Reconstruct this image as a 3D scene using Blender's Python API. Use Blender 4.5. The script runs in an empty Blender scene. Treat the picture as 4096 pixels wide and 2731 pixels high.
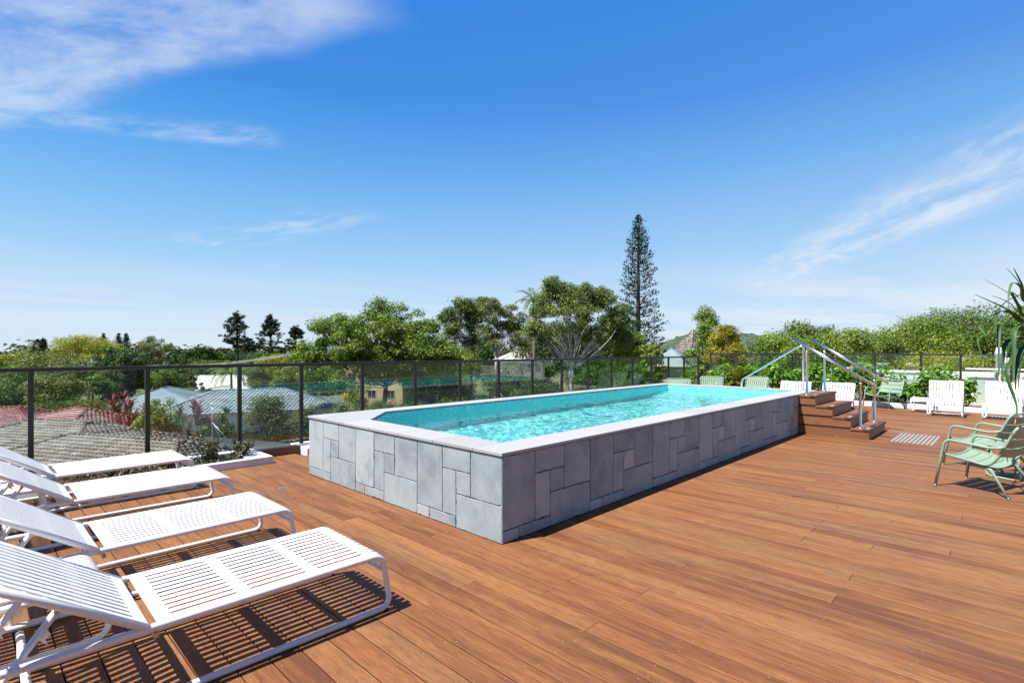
import bpy, math, random
import numpy as np
from mathutils import Vector, Matrix

# ------------------------------------------------------------------ camera, sky, sun, exposure
scene = bpy.context.scene
F, CX, CY, EYE = 2092.0, 2048.0, 1401.0, 1.55        # focal length, principal point and horizon of the 4096 px photo; eye height
cam = bpy.data.cameras.new("camera")
cam.sensor_width = 36.0
cam.lens = 36.0 * F / 4096.0
cam.shift_y = (CY - 1365.5) / 4096.0
cam.clip_end = 6000.0
cam.clip_start = 0.05
camo = bpy.data.objects.new("camera", cam)
scene.collection.objects.link(camo)
camo.location = (0, 0, EYE)
camo.rotation_euler = (math.radians(90), 0, 0)
scene.camera = camo

SUN_FROM = Vector((-0.4775, -0.253, 1.0)).normalized()
sun = bpy.data.lights.new("sun", 'SUN')
sun.energy = 5.0
sun.angle = math.radians(0.5)
sun.color = (1.0, 0.955, 0.89)
sun.cycles.is_caustics_light = True
suno = bpy.data.objects.new("sun", sun)
scene.collection.objects.link(suno)
suno.location = SUN_FROM * 60
suno.rotation_euler = SUN_FROM.to_track_quat('Z', 'Y').to_euler()

scene.view_settings.view_transform = 'Standard'
scene.view_settings.look = 'None'
scene.view_settings.gamma = 1.0
scene.view_settings.exposure = 0.84
scene.cycles.max_bounces = 10
scene.cycles.transparent_max_bounces = 32
scene.cycles.transmission_bounces = 8
scene.cycles.sample_clamp_indirect = 6.0

world = bpy.data.worlds.new("World")
scene.world = world
world.use_nodes = True


class NT:
    """small node-tree writer"""
    def __init__(self, tree):
        self.t = tree
        tree.nodes.clear()

    def n(self, typ, inputs=None, **props):
        nd = self.t.nodes.new(typ)
        for k, v in props.items():
            setattr(nd, k, v)
        for k, v in (inputs or {}).items():
            sock = nd.inputs[k]
            if isinstance(v, bpy.types.NodeSocket):
                self.t.links.new(v, sock)
            else:
                sock.default_value = v
        return nd

    def math(self, op, a, b=None, c=None, clamp=False):
        d = {0: a}
        if b is not None: d[1] = b
        if c is not None: d[2] = c
        return self.n('ShaderNodeMath', d, operation=op, use_clamp=clamp).outputs[0]

    def vmath(self, op, a, b=None, out=0):
        d = {0: a}
        if b is not None: d[1] = b
        return self.n('ShaderNodeVectorMath', d, operation=op).outputs[out]

    def smooth(self, v, a, b, lo=0.0, hi=1.0):
        nd = self.n('ShaderNodeMapRange', {0: v, 1: a, 2: b, 3: lo, 4: hi}, interpolation_type='SMOOTHSTEP')
        return nd.outputs[0]

    def noise(self, vec, scale, detail=4.0, rough=0.55, dist=0.0):
        nd = self.n('ShaderNodeTexNoise', {'Vector': vec, 'Scale': scale, 'Detail': detail, 'Roughness': rough, 'Distortion': dist})
        return nd.outputs[0]

    def mix(self, fac, a, b, blend='MIX'):
        nd = self.n('ShaderNodeMix', {0: fac, 6: a, 7: b}, data_type='RGBA', blend_type=blend)
        return nd.outputs[2]

    def ramp(self, fac, stops, interp='LINEAR'):
        nd = self.n('ShaderNodeValToRGB', {0: fac})
        cr = nd.color_ramp
        cr.interpolation = interp
        while len(cr.elements) > 1:
            cr.elements.remove(cr.elements[-1])
        cr.elements[0].position = stops[0][0]
        cr.elements[0].color = (*stops[0][1], 1)
        for p, c in stops[1:]:
            e = cr.elements.new(p)
            e.color = (*c, 1)
        return nd.outputs[0]


def build_sky():
    w = NT(world.node_tree)
    geo = w.n('ShaderNodeTexCoord')
    d = geo.outputs['Generated']
    sky = w.n('ShaderNodeTexSky', sky_type='NISHITA')
    sky.sun_disc = False
    sky.sun_elevation = math.asin(SUN_FROM.z)
    sky.sun_rotation = math.atan2(SUN_FROM.x, SUN_FROM.y)
    sky.altitude = 0
    sky.air_density = 1.0
    sky.dust_density = 0.35
    sky.ozone_density = 2.2
    sep = w.n('ShaderNodeSeparateXYZ', {0: d})
    z = sep.outputs[2]
    zc = w.math('MAXIMUM', z, 0.03)
    # deep polarised blue overhead, paler towards the horizon
    grad = w.ramp(z, [(0.0, (6.5, 7.7, 8.9)), (0.06, (5.6, 7.3, 9.1)), (0.168, (3.45, 6.0, 9.0)), (0.32, (1.40, 4.0, 8.3)), (0.42, (0.68, 2.75, 7.6)), (0.556, (0.42, 2.3, 7.3)), (0.68, (0.18, 1.0, 3.5)), (1.0, (0.10, 0.5, 1.8))])
    col = w.mix(0.95, sky.outputs[0], grad)
    side = w.smooth(w.math('DIVIDE', sep.outputs[0], w.math('MAXIMUM', w.math('ABSOLUTE', sep.outputs[1]), 0.05)), -0.9, 1.0)
    tint = w.ramp(side, [(0.0, (0.80, 0.97, 1.0)), (0.5, (1.0, 1.0, 1.0)), (1.0, (1.22, 1.06, 1.0))])
    col = w.mix(w.smooth(z, 0.05, 0.35), col, w.mix(1.0, col, tint, 'MULTIPLY'))
    # high cirrus laid out on a flat layer far above the ground
    p = w.n('ShaderNodeCombineXYZ', {0: w.math('DIVIDE', sep.outputs[0], zc), 1: w.math('DIVIDE', sep.outputs[1], zc), 2: 0.0}).outputs[0]
    warp = w.n('ShaderNodeTexNoise', {'Vector': p, 'Scale': 1.6, 'Detail': 3.0})
    ws = w.n('ShaderNodeVectorMath', {0: w.vmath('SUBTRACT', warp.outputs[1], (0.5, 0.5, 0.5)), 3: 0.28}, operation='SCALE').outputs[0]
    pw = w.vmath('ADD', p, ws)

    def streak(ax, scale, stretch, detail=6.0, rough=0.6):
        rot = w.n('ShaderNodeMapping', {'Vector': pw, 'Rotation': (0, 0, -ax), 'Scale': (1, 1, 1)}).outputs[0]
        st = w.vmath('MULTIPLY', rot, (1.0 / stretch, 1.0, 1.0))
        return w.noise(st, scale, detail, rough)

    def band(cx, cy, ang, half, soft, l0, l1, lsoft):
        q = w.vmath('SUBTRACT', pw, (cx, cy, 0))
        al = w.vmath('DOT_PRODUCT', q, (math.cos(ang), math.sin(ang), 0), 1)
        ac = w.math('ABSOLUTE', w.vmath('DOT_PRODUCT', q, (-math.sin(ang), math.cos(ang), 0), 1))
        m = w.smooth(ac, half + soft, half - soft * 0.3)
        m = w.math('MULTIPLY', m, w.smooth(al, l0 - lsoft, l0))
        return w.math('MULTIPLY', m, w.smooth(al, l1 + lsoft, l1))

    a1 = math.atan2(0.55, -1.45)
    n1 = w.math('ADD', w.math('MULTIPLY', streak(a1, 4.2, 2.0, 9.0, 0.62), 0.80), w.math('MULTIPLY', streak(a1 + 0.35, 17.0, 3.0, 8.0, 0.65), 0.20))
    c1 = w.math('MULTIPLY', band(-0.63, 1.44, a1, 0.19, 0.13, 0.0, 2.4, 0.32), w.smooth(n1, 0.30, 0.62, 0.18, 1.0))
    a1b = math.atan2(0.5, -1.0)
    c1b = w.math('MULTIPLY', band(-1.75, 2.32, 0.25, 0.07, 0.12, -1.2, 0.55, 0.2), w.smooth(n1, 0.38, 0.65))
    a2 = math.atan2(4.02, 0.75)
    n2 = w.math('ADD', w.math('MULTIPLY', streak(a2, 2.2, 4.5, 8.0, 0.65), 0.7), w.math('MULTIPLY', streak(a2 - 0.35, 8.0, 6.0, 6.0, 0.6), 0.3))
    c2 = w.math('MULTIPLY', band(2.95, 3.9, a2, 0.28, 0.42, -2.2, 4.0, 1.2), w.smooth(n2, 0.36, 0.62, 0.05, 1.0))
    a3 = math.atan2(1.0, 0.9)
    n3 = streak(a3, 0.35, 3.0, 5.0, 0.55)
    right = w.smooth(w.math('DIVIDE', sep.outputs[0], w.math('MAXIMUM', sep.outputs[1], 0.05)), 0.05, 0.75)
    low = w.math('MULTIPLY', w.smooth(z, 0.20, 0.045), w.smooth(n3, 0.34, 0.62))
    c3 = w.math('MULTIPLY', low, w.math('MULTIPLY_ADD', right, 0.60, 0.40))
    n4 = streak(0.1, 0.9, 4.0)
    c4 = w.math('MULTIPLY', w.smooth(n4, 0.60, 0.74), w.math('MULTIPLY', w.smooth(z, 0.10, 0.16), w.smooth(z, 0.28, 0.20)))
    a5 = math.atan2(1.37, -1.97)
    n5 = streak(a5, 3.2, 2.6, 7.0, 0.62)
    c5 = w.math('MULTIPLY', band(-2.05, 4.35, a5, 0.10, 0.42, -0.8, 1.1, 0.5), w.smooth(n5, 0.44, 0.66))
    m = w.math('MULTIPLY', c1, 0.56)
    for c, k in ((c1b, 0.45), (c2, 0.78), (c3, 0.95), (c4, 0.35), (c5, 0.45)):
        m = w.math('MAXIMUM', m, w.math('MULTIPLY', c, k))
    col = w.mix(m, col, (7.3, 8.0, 8.9, 1.0))
    bg = w.n('ShaderNodeBackground', {'Color': col, 'Strength': 0.0595})
    w.n('ShaderNodeOutputWorld', {0: bg.outputs[0]})


build_sky()

# ------------------------------------------------------------------ places
PHI = math.atan2(0.7185, 0.6955)                       # heading of the pool's long side
LX, LY = math.cos(PHI), math.sin(PHI)
OX, OY = -0.08, 4.179                                  # near corner of the pool


def W(l, s, z=0.0):
    """terrace coordinates: l along the pool, s across it (to the far left), z up"""
    return Vector((OX + LX * l - LY * s, OY + LY * l + LX * s, z))


def at(u, v, Y):
    """the point Y metres ahead that stands where (u, v) lies in the photograph"""
    return Vector(((u - CX) / F * Y, Y, EYE - (v - CY) / F * Y))


GZ = -8.0                                              # street level below the roof terrace

# ------------------------------------------------------------------ objects and meshes
COL = scene.collection


def tag(o, label=None, cat=None, group=None, kind=None):
    if label: o['label'] = label
    if cat: o['category'] = cat
    if group: o['group'] = group
    if kind: o['kind'] = kind
    return o


def thing(name, label, cat, loc=(0, 0, 0), rz=0.0, group=None):
    o = bpy.data.objects.new(name, None)
    o.empty_display_size = 0.1
    COL.objects.link(o)
    o.location = loc
    o.rotation_euler = (0, 0, rz)
    return tag(o, label, cat, group)


def obj(name, mesh, mat, parent=None, bevel=0.0, label=None):
    o = bpy.data.objects.new(name, mesh)
    for m in (mat if isinstance(mat, (list, tuple)) else [mat]):
        mesh.materials.append(m)
    COL.objects.link(o)
    if parent is not None:
        o.parent = parent
    if bevel:
        b = o.modifiers.new("bevel", 'BEVEL')
        b.width = bevel
        b.segments = 2
        b.limit_method = 'ANGLE'
        b.angle_limit = math.radians(40)
    if label: o['label'] = label
    return o


def kids(o):
    return [c for c in COL.objects if c.parent is o]


def copy_tree(root, loc, rz, label, group=None, scale=None):
    r = root.copy()
    COL.objects.link(r)
    r.location = loc
    r.rotation_euler = (0, 0, rz)
    r['label'] = label
    if group: r['group'] = group
    if scale: r.scale = scale
    for ch in kids(root):
        c = ch.copy()
        COL.objects.link(c)
        c.parent = r
        for g in kids(ch):
            d = g.copy()
            COL.objects.link(d)
            d.parent = c
    return r


def np_mesh(name, V, Q, smooth=False, mats=None):
    """mesh from arrays: V (n,3), Q (m,k) faces of equal size"""
    me = bpy.data.meshes.new(name)
    V = np.asarray(V, dtype=np.float32)
    Q = np.asarray(Q, dtype=np.int32)
    m, k = Q.shape
    me.vertices.add(len(V))
    me.vertices.foreach_set('co', V.ravel())
    me.loops.add(m * k)
    me.loops.foreach_set('vertex_index', Q.ravel())
    me.polygons.add(m)
    me.polygons.foreach_set('loop_start', np.arange(0, m * k, k, dtype=np.int32))
    me.polygons.foreach_set('loop_total', np.full(m, k, dtype=np.int32))
    if smooth: me.polygons.foreach_set('use_smooth', np.ones(m, dtype=bool))
    if mats is not None: me.polygons.foreach_set('material_index', np.asarray(mats, dtype=np.int32))
    me.update(calc_edges=True)
    return me


def fillet(pts, r, seg=6, closed=False):
    pts = [Vector(p) for p in pts]
    n = len(pts)
    out = []
    for i, p in enumerate(pts):
        if not closed and (i == 0 or i == n - 1):
            out.append(p)
            continue
        a = (pts[(i - 1) % n] - p)
        b = (pts[(i + 1) % n] - p)
        rr = r[i] if isinstance(r, (list, tuple)) else r
        ang = a.angle(b)
        if rr <= 0 or ang > 3.10:
            out.append(p)
            continue
        t = min(rr / math.tan(ang / 2), a.length * 0.49, b.length * 0.49)
        rr = t * math.tan(ang / 2)
        a.normalize(); b.normalize()
        c = p + (a + b).normalized() * (rr / math.sin(ang / 2))
        p0 = p + a * t - c
        p1 = p + b * t - c
        tot = p0.angle(p1)
        for k in range(seg + 1):
            f = k / seg
            out.append(c + (p0 * math.sin((1 - f) * tot) + p1 * math.sin(f * tot)) / math.sin(tot))
    return out


class MB:
    def __init__(self):
        self.v, self.f, self.s, self.m = [], [], [], []
        self.mi = 0

    def face(self, idx, smooth=False):
        self.f.append(tuple(idx)); self.s.append(smooth); self.m.append(self.mi)

    def poly(self, pts, smooth=False):
        b = len(self.v)
        self.v += [tuple(p) for p in pts]
        self.face(range(b, b + len(pts)), smooth)
        return self

    def box(self, x0, x1, y0, y1, z0, z1, M=None):
        b = len(self.v)
        c = [(x0, y0, z0), (x1, y0, z0), (x1, y1, z0), (x0, y1, z0), (x0, y0, z1), (x1, y0, z1), (x1, y1, z1), (x0, y1, z1)]
        if M is not None: c = [tuple(M @ Vector(p)) for p in c]
        self.v += c
        for q in ((0, 3, 2, 1), (4, 5, 6, 7), (0, 1, 5, 4), (1, 2, 6, 5), (2, 3, 7, 6), (3, 0, 4, 7)):
            self.face([b + i for i in q])
        return self

    def bar(self, p, q, w, h, up=(0, 0, 1)):
        """rectangular bar from p to q, w wide and h high"""
        p, q = Vector(p), Vector(q)
        d = (q - p); L = d.length; d.normalize()
        s = d.cross(Vector(up))
        if s.length < 1e-4: s = d.cross(Vector((1, 0, 0)))
        s.normalize()
        u = s.cross(d)
        M = Matrix(((d.x, s.x, u.x, p.x), (d.y, s.y, u.y, p.y), (d.z, s.z, u.z, p.z), (0, 0, 0, 1)))
        return self.box(0, L, -w / 2, w / 2, -h / 2, h / 2, M)

    def tube(self, pts, r, n=10, closed=False, cap=True):
        pts = [Vector(p) for p in pts]
        N = len(pts)
        rad = r if isinstance(r, (list, tuple)) else [r] * N
        tan = []
        for i in range(N):
            a = pts[(i - 1) % N] if (closed or i > 0) else pts[i]
            b = pts[(i + 1) % N] if (closed or i < N - 1) else pts[i]
            t = b - a
            tan.append(t.normalized() if t.length > 1e-9 else Vector((0, 0, 1)))
        ref = Vector((0, 0, 1)) if abs(tan[0].z) < 0.9 else Vector((1, 0, 0))
        u = tan[0].cross(ref).normalized()
        b0 = len(self.v)
        for i in range(N):
            u = (u - tan[i] * u.dot(tan[i]))
            if u.length < 1e-6: u = tan[i].orthogonal()
            u.normalize()
            w = tan[i].cross(u)
            for k in range(n):
                a = 2 * math.pi * k / n
                self.v.append(tuple(pts[i] + (u * math.cos(a) + w * math.sin(a)) * rad[i]))
        for i in range(N if closed else N - 1):
            j = (i + 1) % N
            off = 0
            if closed and j == 0:      # untwist the seam
                best = 1e9
                for k in range(n):
                    dd = (Vector(self.v[b0 + k]) - Vector(self.v[b0 + i * n])).length
                    if dd < best: best, off = dd, k
            for k in range(n):
                k2 = (k + 1) % n
                self.face((b0 + i * n + k, b0 + i * n + k2, b0 + j * n + (k2 + off) % n, b0 + j * n + (k + off) % n), True)
        if cap and not closed:
            self.face([b0 + k for k in range(n)][::-1])
            self.face([b0 + (N - 1) * n + k for k in range(n)])
        return self

    def lathe(self, prof, n=20, c=(0, 0, 0), smooth=True):
        b = len(self.v)
        for (r, z) in prof:
            for k in range(n):
                a = 2 * math.pi * k / n
                self.v.append((c[0] + r * math.cos(a), c[1] + r * math.sin(a), c[2] + z))
        for i in range(len(prof) - 1):
            for k in range(n):
                k2 = (k + 1) % n
                self.face((b + i * n + k, b + i * n + k2, b + (i + 1) * n + k2, b + (i + 1) * n + k), smooth)
        self.face([b + k for k in range(n)][::-1])
        self.face([b + (len(prof) - 1) * n + k for k in range(n)])
        return self

    def strip(self, path, y0, y1, t):
        """flat slat: path of (x, z) points, from y0 to y1, thickness t (below the path)"""
        n = len(path)
        b = len(self.v)
        for i, (x, z) in enumerate(path):
            a = Vector(path[max(i - 1, 0)]); c = Vector(path[min(i + 1, n - 1)])
            d = (c - a).normalized()
            nx, nz = d.y * t, -d.x * t
            self.v += [(x, y0, z), (x, y1, z), (x + nx, y1, z + nz), (x + nx, y0, z + nz)]
        for i in range(n - 1):
            for k in range(4):
                k2 = (k + 1) % 4
                self.face((b + i * 4 + k, b + i * 4 + k2, b + i * 4 + 4 + k2, b + i * 4 + 4 + k))
        self.face((b + 3, b + 2, b + 1, b))
        e = b + (n - 1) * 4
        self.face((e, e + 1, e + 2, e + 3))
        return self

    def prism(self, pts, z0, z1):
        n = len(pts)
        b = len(self.v)
        self.v += [(p[0], p[1], z0) for p in pts] + [(p[0], p[1], z1) for p in pts]
        self.face([b + i for i in range(n)][::-1])
        self.face([b + n + i for i in range(n)])
        for i in range(n):
            j = (i + 1) % n
            self.face((b + i, b + j, b + n + j, b + n + i))
        return self

    def mesh(self, name):
        me = bpy.data.meshes.new(name)
        me.from_pydata(self.v, [], self.f)
        me.polygons.foreach_set('use_smooth', self.s)
        me.polygons.foreach_set('material_index', self.m)
        import bmesh
        bm = bmesh.new()
        bm.from_mesh(me)
        bmesh.ops.recalc_face_normals(bm, faces=bm.faces)
        bm.to_mesh(me)
        bm.free()
        me.update()
        return me

    def build(self, name, mat, parent=None, bevel=0.0, label=None):
        return obj(name, self.mesh(name), mat, parent, bevel, label)


# ------------------------------------------------------------------ materials
def mat(name):
    m = bpy.data.materials.new(name)
    m.use_nodes = True
    return m, NT(m.node_tree)


def out(t, bsdf):
    t.n('ShaderNodeOutputMaterial', {0: bsdf})


def plain(name, col, rough=0.5, metal=0.0, var=0.0, scale=8.0, bump=0.0, bscale=60.0, spec=0.5):
    m, t = mat(name)
    tc = t.n('ShaderNodeTexCoord').outputs['Object']
    c = (*col, 1)
    if var:
        nz = t.noise(tc, scale, 6.0, 0.6)
        k = t.smooth(nz, 0.25, 0.75, 1 - var, 1 + var)
        c = t.mix(1.0, (*col, 1), t.n('ShaderNodeCombineColor', {0: k, 1: k, 2: k}).outputs[0], 'MULTIPLY')
    d = {'Base Color': c, 'Roughness': rough, 'Metallic': metal, 'Specular IOR Level': spec}
    if bump:
        d['Normal'] = t.n('ShaderNodeBump', {'Height': t.noise(tc, bscale, 5.0, 0.6), 'Strength': bump, 'Distance': 0.01}).outputs[0]
    out(t, t.n('ShaderNodeBsdfPrincipled', d).outputs[0])
    return m


def leaf_mat(name, stops, rough=0.5, transl=0.30, spec=0.32, gain=1.0):
    m, t = mat(name)
    geo = t.n('ShaderNodeNewGeometry')
    tc = t.n('ShaderNodeTexCoord').outputs['Object']
    r = geo.outputs['Random Per Island']
    clump = t.noise(tc, 0.55, 2.0, 0.5)
    f = t.math('ADD', t.math('MULTIPLY', r, 0.7), t.math('MULTIPLY', t.smooth(clump, 0.3, 0.7), 0.3))
    c = t.ramp(f, [(q, tuple(min(1.0, k * gain) for k in cc)) for q, cc in stops])
    p = t.n('ShaderNodeBsdfPrincipled', {'Base Color': c, 'Roughness': rough, 'Specular IOR Level': spec}).outputs[0]
    c2 = t.mix(1.0, c, (1.15, 1.25, 0.55, 1), 'MULTIPLY')
    tr = t.n('ShaderNodeBsdfTranslucent', {'Color': c2}).outputs[0]
    out(t, t.n('ShaderNodeMixShader', {0: transl, 1: p, 2: tr}).outputs[0])
    return m


M = {}
M['white'] = plain('white_powder_coat', (0.74, 0.74, 0.735), 0.34, spec=0.5)
M['green'] = plain('sage_green_powder_coat', (0.245, 0.345, 0.245), 0.42)
M['bronze'] = plain('dark_bronze_aluminium', (0.022, 0.019, 0.018), 0.42, var=0.1)
M['black'] = plain('black_plastic', (0.012, 0.012, 0.013), 0.45)
M['steel'] = plain('polished_stainless_steel', (0.80, 0.775, 0.74), 0.22, 1.0)
M['bolt'] = plain('dull_steel_bolt', (0.42, 0.42, 0.40), 0.35, 1.0)
M['screw'] = plain('decking_screw', (0.50, 0.46, 0.38), 0.4, 0.6)
M['render'] = plain('white_rendered_concrete', (0.68, 0.68, 0.68), 0.75, var=0.05, scale=5, bump=0.12, bscale=90)
M['parapet'] = plain('grey_white_parapet', (0.62, 0.63, 0.63), 0.8, var=0.08, scale=3, bump=0.1)
M['concrete'] = plain('concrete', (0.33, 0.33, 0.32), 0.85, var=0.15, scale=2, bump=0.2)
M['darkgap'] = plain('dark_gap', (0.012, 0.010, 0.009), 0.9)
M['acbox'] = plain('painted_steel_cream', (0.70, 0.70, 0.66), 0.45, var=0.04)
M['pipe'] = plain('white_plastic_pipe', (0.72, 0.74, 0.77), 0.35)
M['strip'] = plain('grey_tactile_rubber', (0.27, 0.28, 0.29), 0.6, var=0.1, scale=60)
M['soil'] = plain('dark_soil', (0.05, 0.038, 0.028), 0.95, var=0.4, scale=25, bump=0.6, bscale=60)
M['mulch'] = plain('tan_mulch', (0.34, 0.25, 0.15), 0.95, var=0.45, scale=45, bump=0.8, bscale=70)
M['bark'] = plain('grey_brown_bark', (0.15, 0.12, 0.095), 0.9, var=0.35, scale=3, bump=0.6, bscale=14)
M['bark_pale'] = plain('pale_fig_bark', (0.46, 0.41, 0.35), 0.85, var=0.25, scale=2.5, bump=0.4, bscale=9)
M['bark_dark'] = plain('dark_pine_bark', (0.075, 0.058, 0.045), 0.9, var=0.3, scale=3, bump=0.5, bscale=10)
M['wall_cream'] = plain('cream_render', (0.52, 0.46, 0.37), 0.85, var=0.06, scale=1.5)
M['wall_white'] = plain('white_wall_paint', (0.72, 0.72, 0.70), 0.8, var=0.06, scale=1.5)
M['wall_grey'] = plain('grey_render', (0.36, 0.37, 0.38), 0.85, var=0.06, scale=1.5)
M['fascia'] = plain('fascia_paint', (0.55, 0.55, 0.53), 0.6)
M['timber_fence'] = plain('weathered_fence_timber', (0.085, 0.06, 0.042), 0.85, var=0.4, scale=4, bump=0.4, bscale=20)
M['galv'] = plain('galvanised_steel', (0.45, 0.47, 0.48), 0.4, 0.8)
M['window'] = plain('dark_window_glass', (0.02, 0.025, 0.03), 0.06, spec=0.8)
M['wood_pole'] = plain('pale_timber_pole', (0.34, 0.33, 0.29), 0.85, var=0.2, scale=2)
M['yellow_tip'] = plain('yellow_leaf_tip', (0.42, 0.30, 0.03), 0.5)

# foliage
M['lf_bright'] = leaf_mat('leaf_bright_green', [(0.0, (0.022, 0.046, 0.008)), (0.4, (0.066, 0.115, 0.015)), (0.75, (0.14, 0.195, 0.028)), (1.0, (0.30, 0.32, 0.08))], gain=1.7)
M['lf_mid'] = leaf_mat('leaf_mid_green', [(0.0, (0.018, 0.034, 0.009)), (0.45, (0.048, 0.080, 0.016)), (0.8, (0.105, 0.145, 0.030)), (1.0, (0.22, 0.24, 0.07))], gain=1.8)
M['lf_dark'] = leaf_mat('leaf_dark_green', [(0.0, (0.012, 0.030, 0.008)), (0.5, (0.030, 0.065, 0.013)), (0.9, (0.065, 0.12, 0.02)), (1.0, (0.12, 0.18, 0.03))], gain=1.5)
M['lf_fig'] = leaf_mat('leaf_fig', [(0.0, (0.026, 0.044, 0.012)), (0.45, (0.066, 0.096, 0.024)), (0.8, (0.135, 0.17, 0.048)), (1.0, (0.27, 0.29, 0.11))], gain=1.9)
M['lf_olive'] = leaf_mat('leaf_olive', [(0.0, (0.040, 0.050, 0.016)), (0.5, (0.095, 0.110, 0.035)), (0.85, (0.17, 0.18, 0.06)), (1.0, (0.24, 0.22, 0.09))], gain=1.6)
M['lf_yellow'] = leaf_mat('leaf_yellow_green', [(0.0, (0.07, 0.09, 0.012)), (0.5, (0.17, 0.18, 0.02)), (0.85, (0.30, 0.27, 0.03)), (1.0, (0.40, 0.32, 0.04))], gain=1.6)
M['lf_autumn'] = leaf_mat('leaf_autumn_gold', [(0.0, (0.05, 0.075, 0.010)), (0.45, (0.13, 0.15, 0.016)), (0.75, (0.28, 0.215, 0.02)), (1.0, (0.40, 0.27, 0.035))], gain=1.6)
M['lf_pine'] = leaf_mat('needle_dark_green', [(0.0, (0.010, 0.022, 0.010)), (0.6, (0.022, 0.045, 0.018)), (1.0, (0.05, 0.075, 0.03))], 0.7, 0.15, 0.12, gain=1.2)
M['lf_red'] = leaf_mat('leaf_burgundy', [(0.0, (0.05, 0.012, 0.014)), (0.5, (0.12, 0.025, 0.025)), (1.0, (0.26, 0.06, 0.05))])
M['lf_lilly'] = leaf_mat('leaf_hedge_red_tips', [(0.0, (0.018, 0.035, 0.010)), (0.55, (0.050, 0.085, 0.022)), (0.80, (0.11, 0.14, 0.04)), (0.88, (0.24, 0.07, 0.045)), (1.0, (0.34, 0.09, 0.06))], gain=1.6)
M['lf_gloss'] = leaf_mat('leaf_glossy_gardenia', [(0.0, (0.025, 0.065, 0.010)), (0.45, (0.065, 0.145, 0.016)), (0.8, (0.15, 0.26, 0.025)), (1.0, (0.30, 0.36, 0.05))], 0.42, 0.36, 0.4, gain=1.75)
M['lf_palm'] = leaf_mat('palm_frond_green', [(0.0, (0.03, 0.06, 0.015)), (0.5, (0.07, 0.12, 0.03)), (1.0, (0.18, 0.22, 0.07))], 0.4, 0.3, gain=1.6)
M['lf_cycad'] = leaf_mat('cycad_yellow_green', [(0.0, (0.09, 0.12, 0.015)), (0.5, (0.19, 0.22, 0.03)), (1.0, (0.32, 0.32, 0.06))], 0.4, 0.3)
M['lf_strap'] = leaf_mat('strap_leaf_green', [(0.0, (0.020, 0.055, 0.018)), (0.5, (0.038, 0.090, 0.028)), (1.0, (0.07, 0.14, 0.04))], 0.5, 0.3, 0.35, gain=1.5)
M['lf_succ'] = leaf_mat('succulent_grey_green', [(0.0, (0.045, 0.06, 0.03)), (0.55, (0.11, 0.13, 0.07)), (0.8, (0.19, 0.19, 0.11)), (0.88, (0.30, 0.09, 0.08)), (1.0, (0.36, 0.12, 0.10))], 0.4, 0.1)
M['lf_grass'] = leaf_mat('lawn_grass', [(0.0, (0.06, 0.10, 0.015)), (0.5, (0.13, 0.19, 0.03)), (1.0, (0.27, 0.29, 0.07))], 0.6, 0.3)
M['lf_far'] = leaf_mat('leaf_far_bush', [(0.0, (0.045, 0.070, 0.040)), (0.6, (0.085, 0.115, 0.060)), (1.0, (0.13, 0.15, 0.08))], 0.7, 0.1)


def deck_mat():
    m, t = mat('merbau_decking')
    geo = t.n('ShaderNodeNewGeometry')
    tc = t.n('ShaderNodeTexCoord').outputs['Object']
    r = geo.outputs['Random Per Island']
    off = t.n('ShaderNodeCombineXYZ', {0: t.math('MULTIPLY', r, 37.0), 1: t.math('MULTIPLY', r, 91.0), 2: 0.0}).outputs[0]
    p = t.vmath('ADD', tc, off)
    grain = t.noise(t.vmath('MULTIPLY', p, (48.0, 2.2, 48.0)), 1.0, 6.0, 0.66, 0.4)
    fine = t.noise(t.vmath('MULTIPLY', p, (260.0, 9.0, 260.0)), 1.0, 3.0, 0.6)
    blotch = t.noise(t.vmath('MULTIPLY', p, (9.0, 0.8, 9.0)), 1.0, 9.0, 0.72)
    wash = t.noise(tc, 0.9, 4.0, 0.6)
    base = t.ramp(r, [(0.0, (0.125, 0.042, 0.019)), (0.2, (0.200, 0.078, 0.030)), (0.42, (0.250, 0.100, 0.037)), (0.6, (0.150, 0.050, 0.021)), (0.8, (0.285, 0.128, 0.046)), (1.0, (0.165, 0.080, 0.042))])
    c = t.mix(t.smooth(blotch, 0.42, 0.72, 0.0, 0.85), base, (0.335, 0.150, 0.052, 1))
    c = t.mix(t.smooth(blotch, 0.50, 0.28, 0.0, 0.70), c, (0.105, 0.044, 0.026, 1))
    c = t.mix(t.smooth(grain, 0.50, 0.26, 0.0, 0.75), c, (0.11, 0.045, 0.022, 1))
    c = t.mix(t.smooth(grain, 0.60, 0.85, 0.0, 0.6), c, (0.42, 0.215, 0.095, 1))
    c = t.mix(t.smooth(wash, 0.45, 0.75, 0.0, 0.35), c, (0.30, 0.165, 0.075, 1))
    c = t.mix(t.smooth(fine, 0.58, 0.34, 0.0, 0.50), c, (0.07, 0.03, 0.016, 1))
    sep = t.n('ShaderNodeSeparateXYZ', {0: tc})
    under = t.smooth(sep.outputs[2], -0.001, -0.006, 0.0, 0.8)
    c = t.mix(under, c, (0.05, 0.02, 0.01, 1))
    h = t.math('ADD', t.math('MULTIPLY', grain, 0.5), t.math('MULTIPLY', fine, 0.5))
    bmp = t.n('ShaderNodeBump', {'Height': h, 'Strength': 0.32, 'Distance': 0.0025}).outputs[0]
    rough = t.smooth(blotch, 0.3, 0.7, 0.5, 0.66)
    out(t, t.n('ShaderNodeBsdfPrincipled', {'Base Color': c, 'Roughness': rough, 'Specular IOR Level': 0.22, 'Normal': bmp}).outputs[0])
    return m


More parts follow.
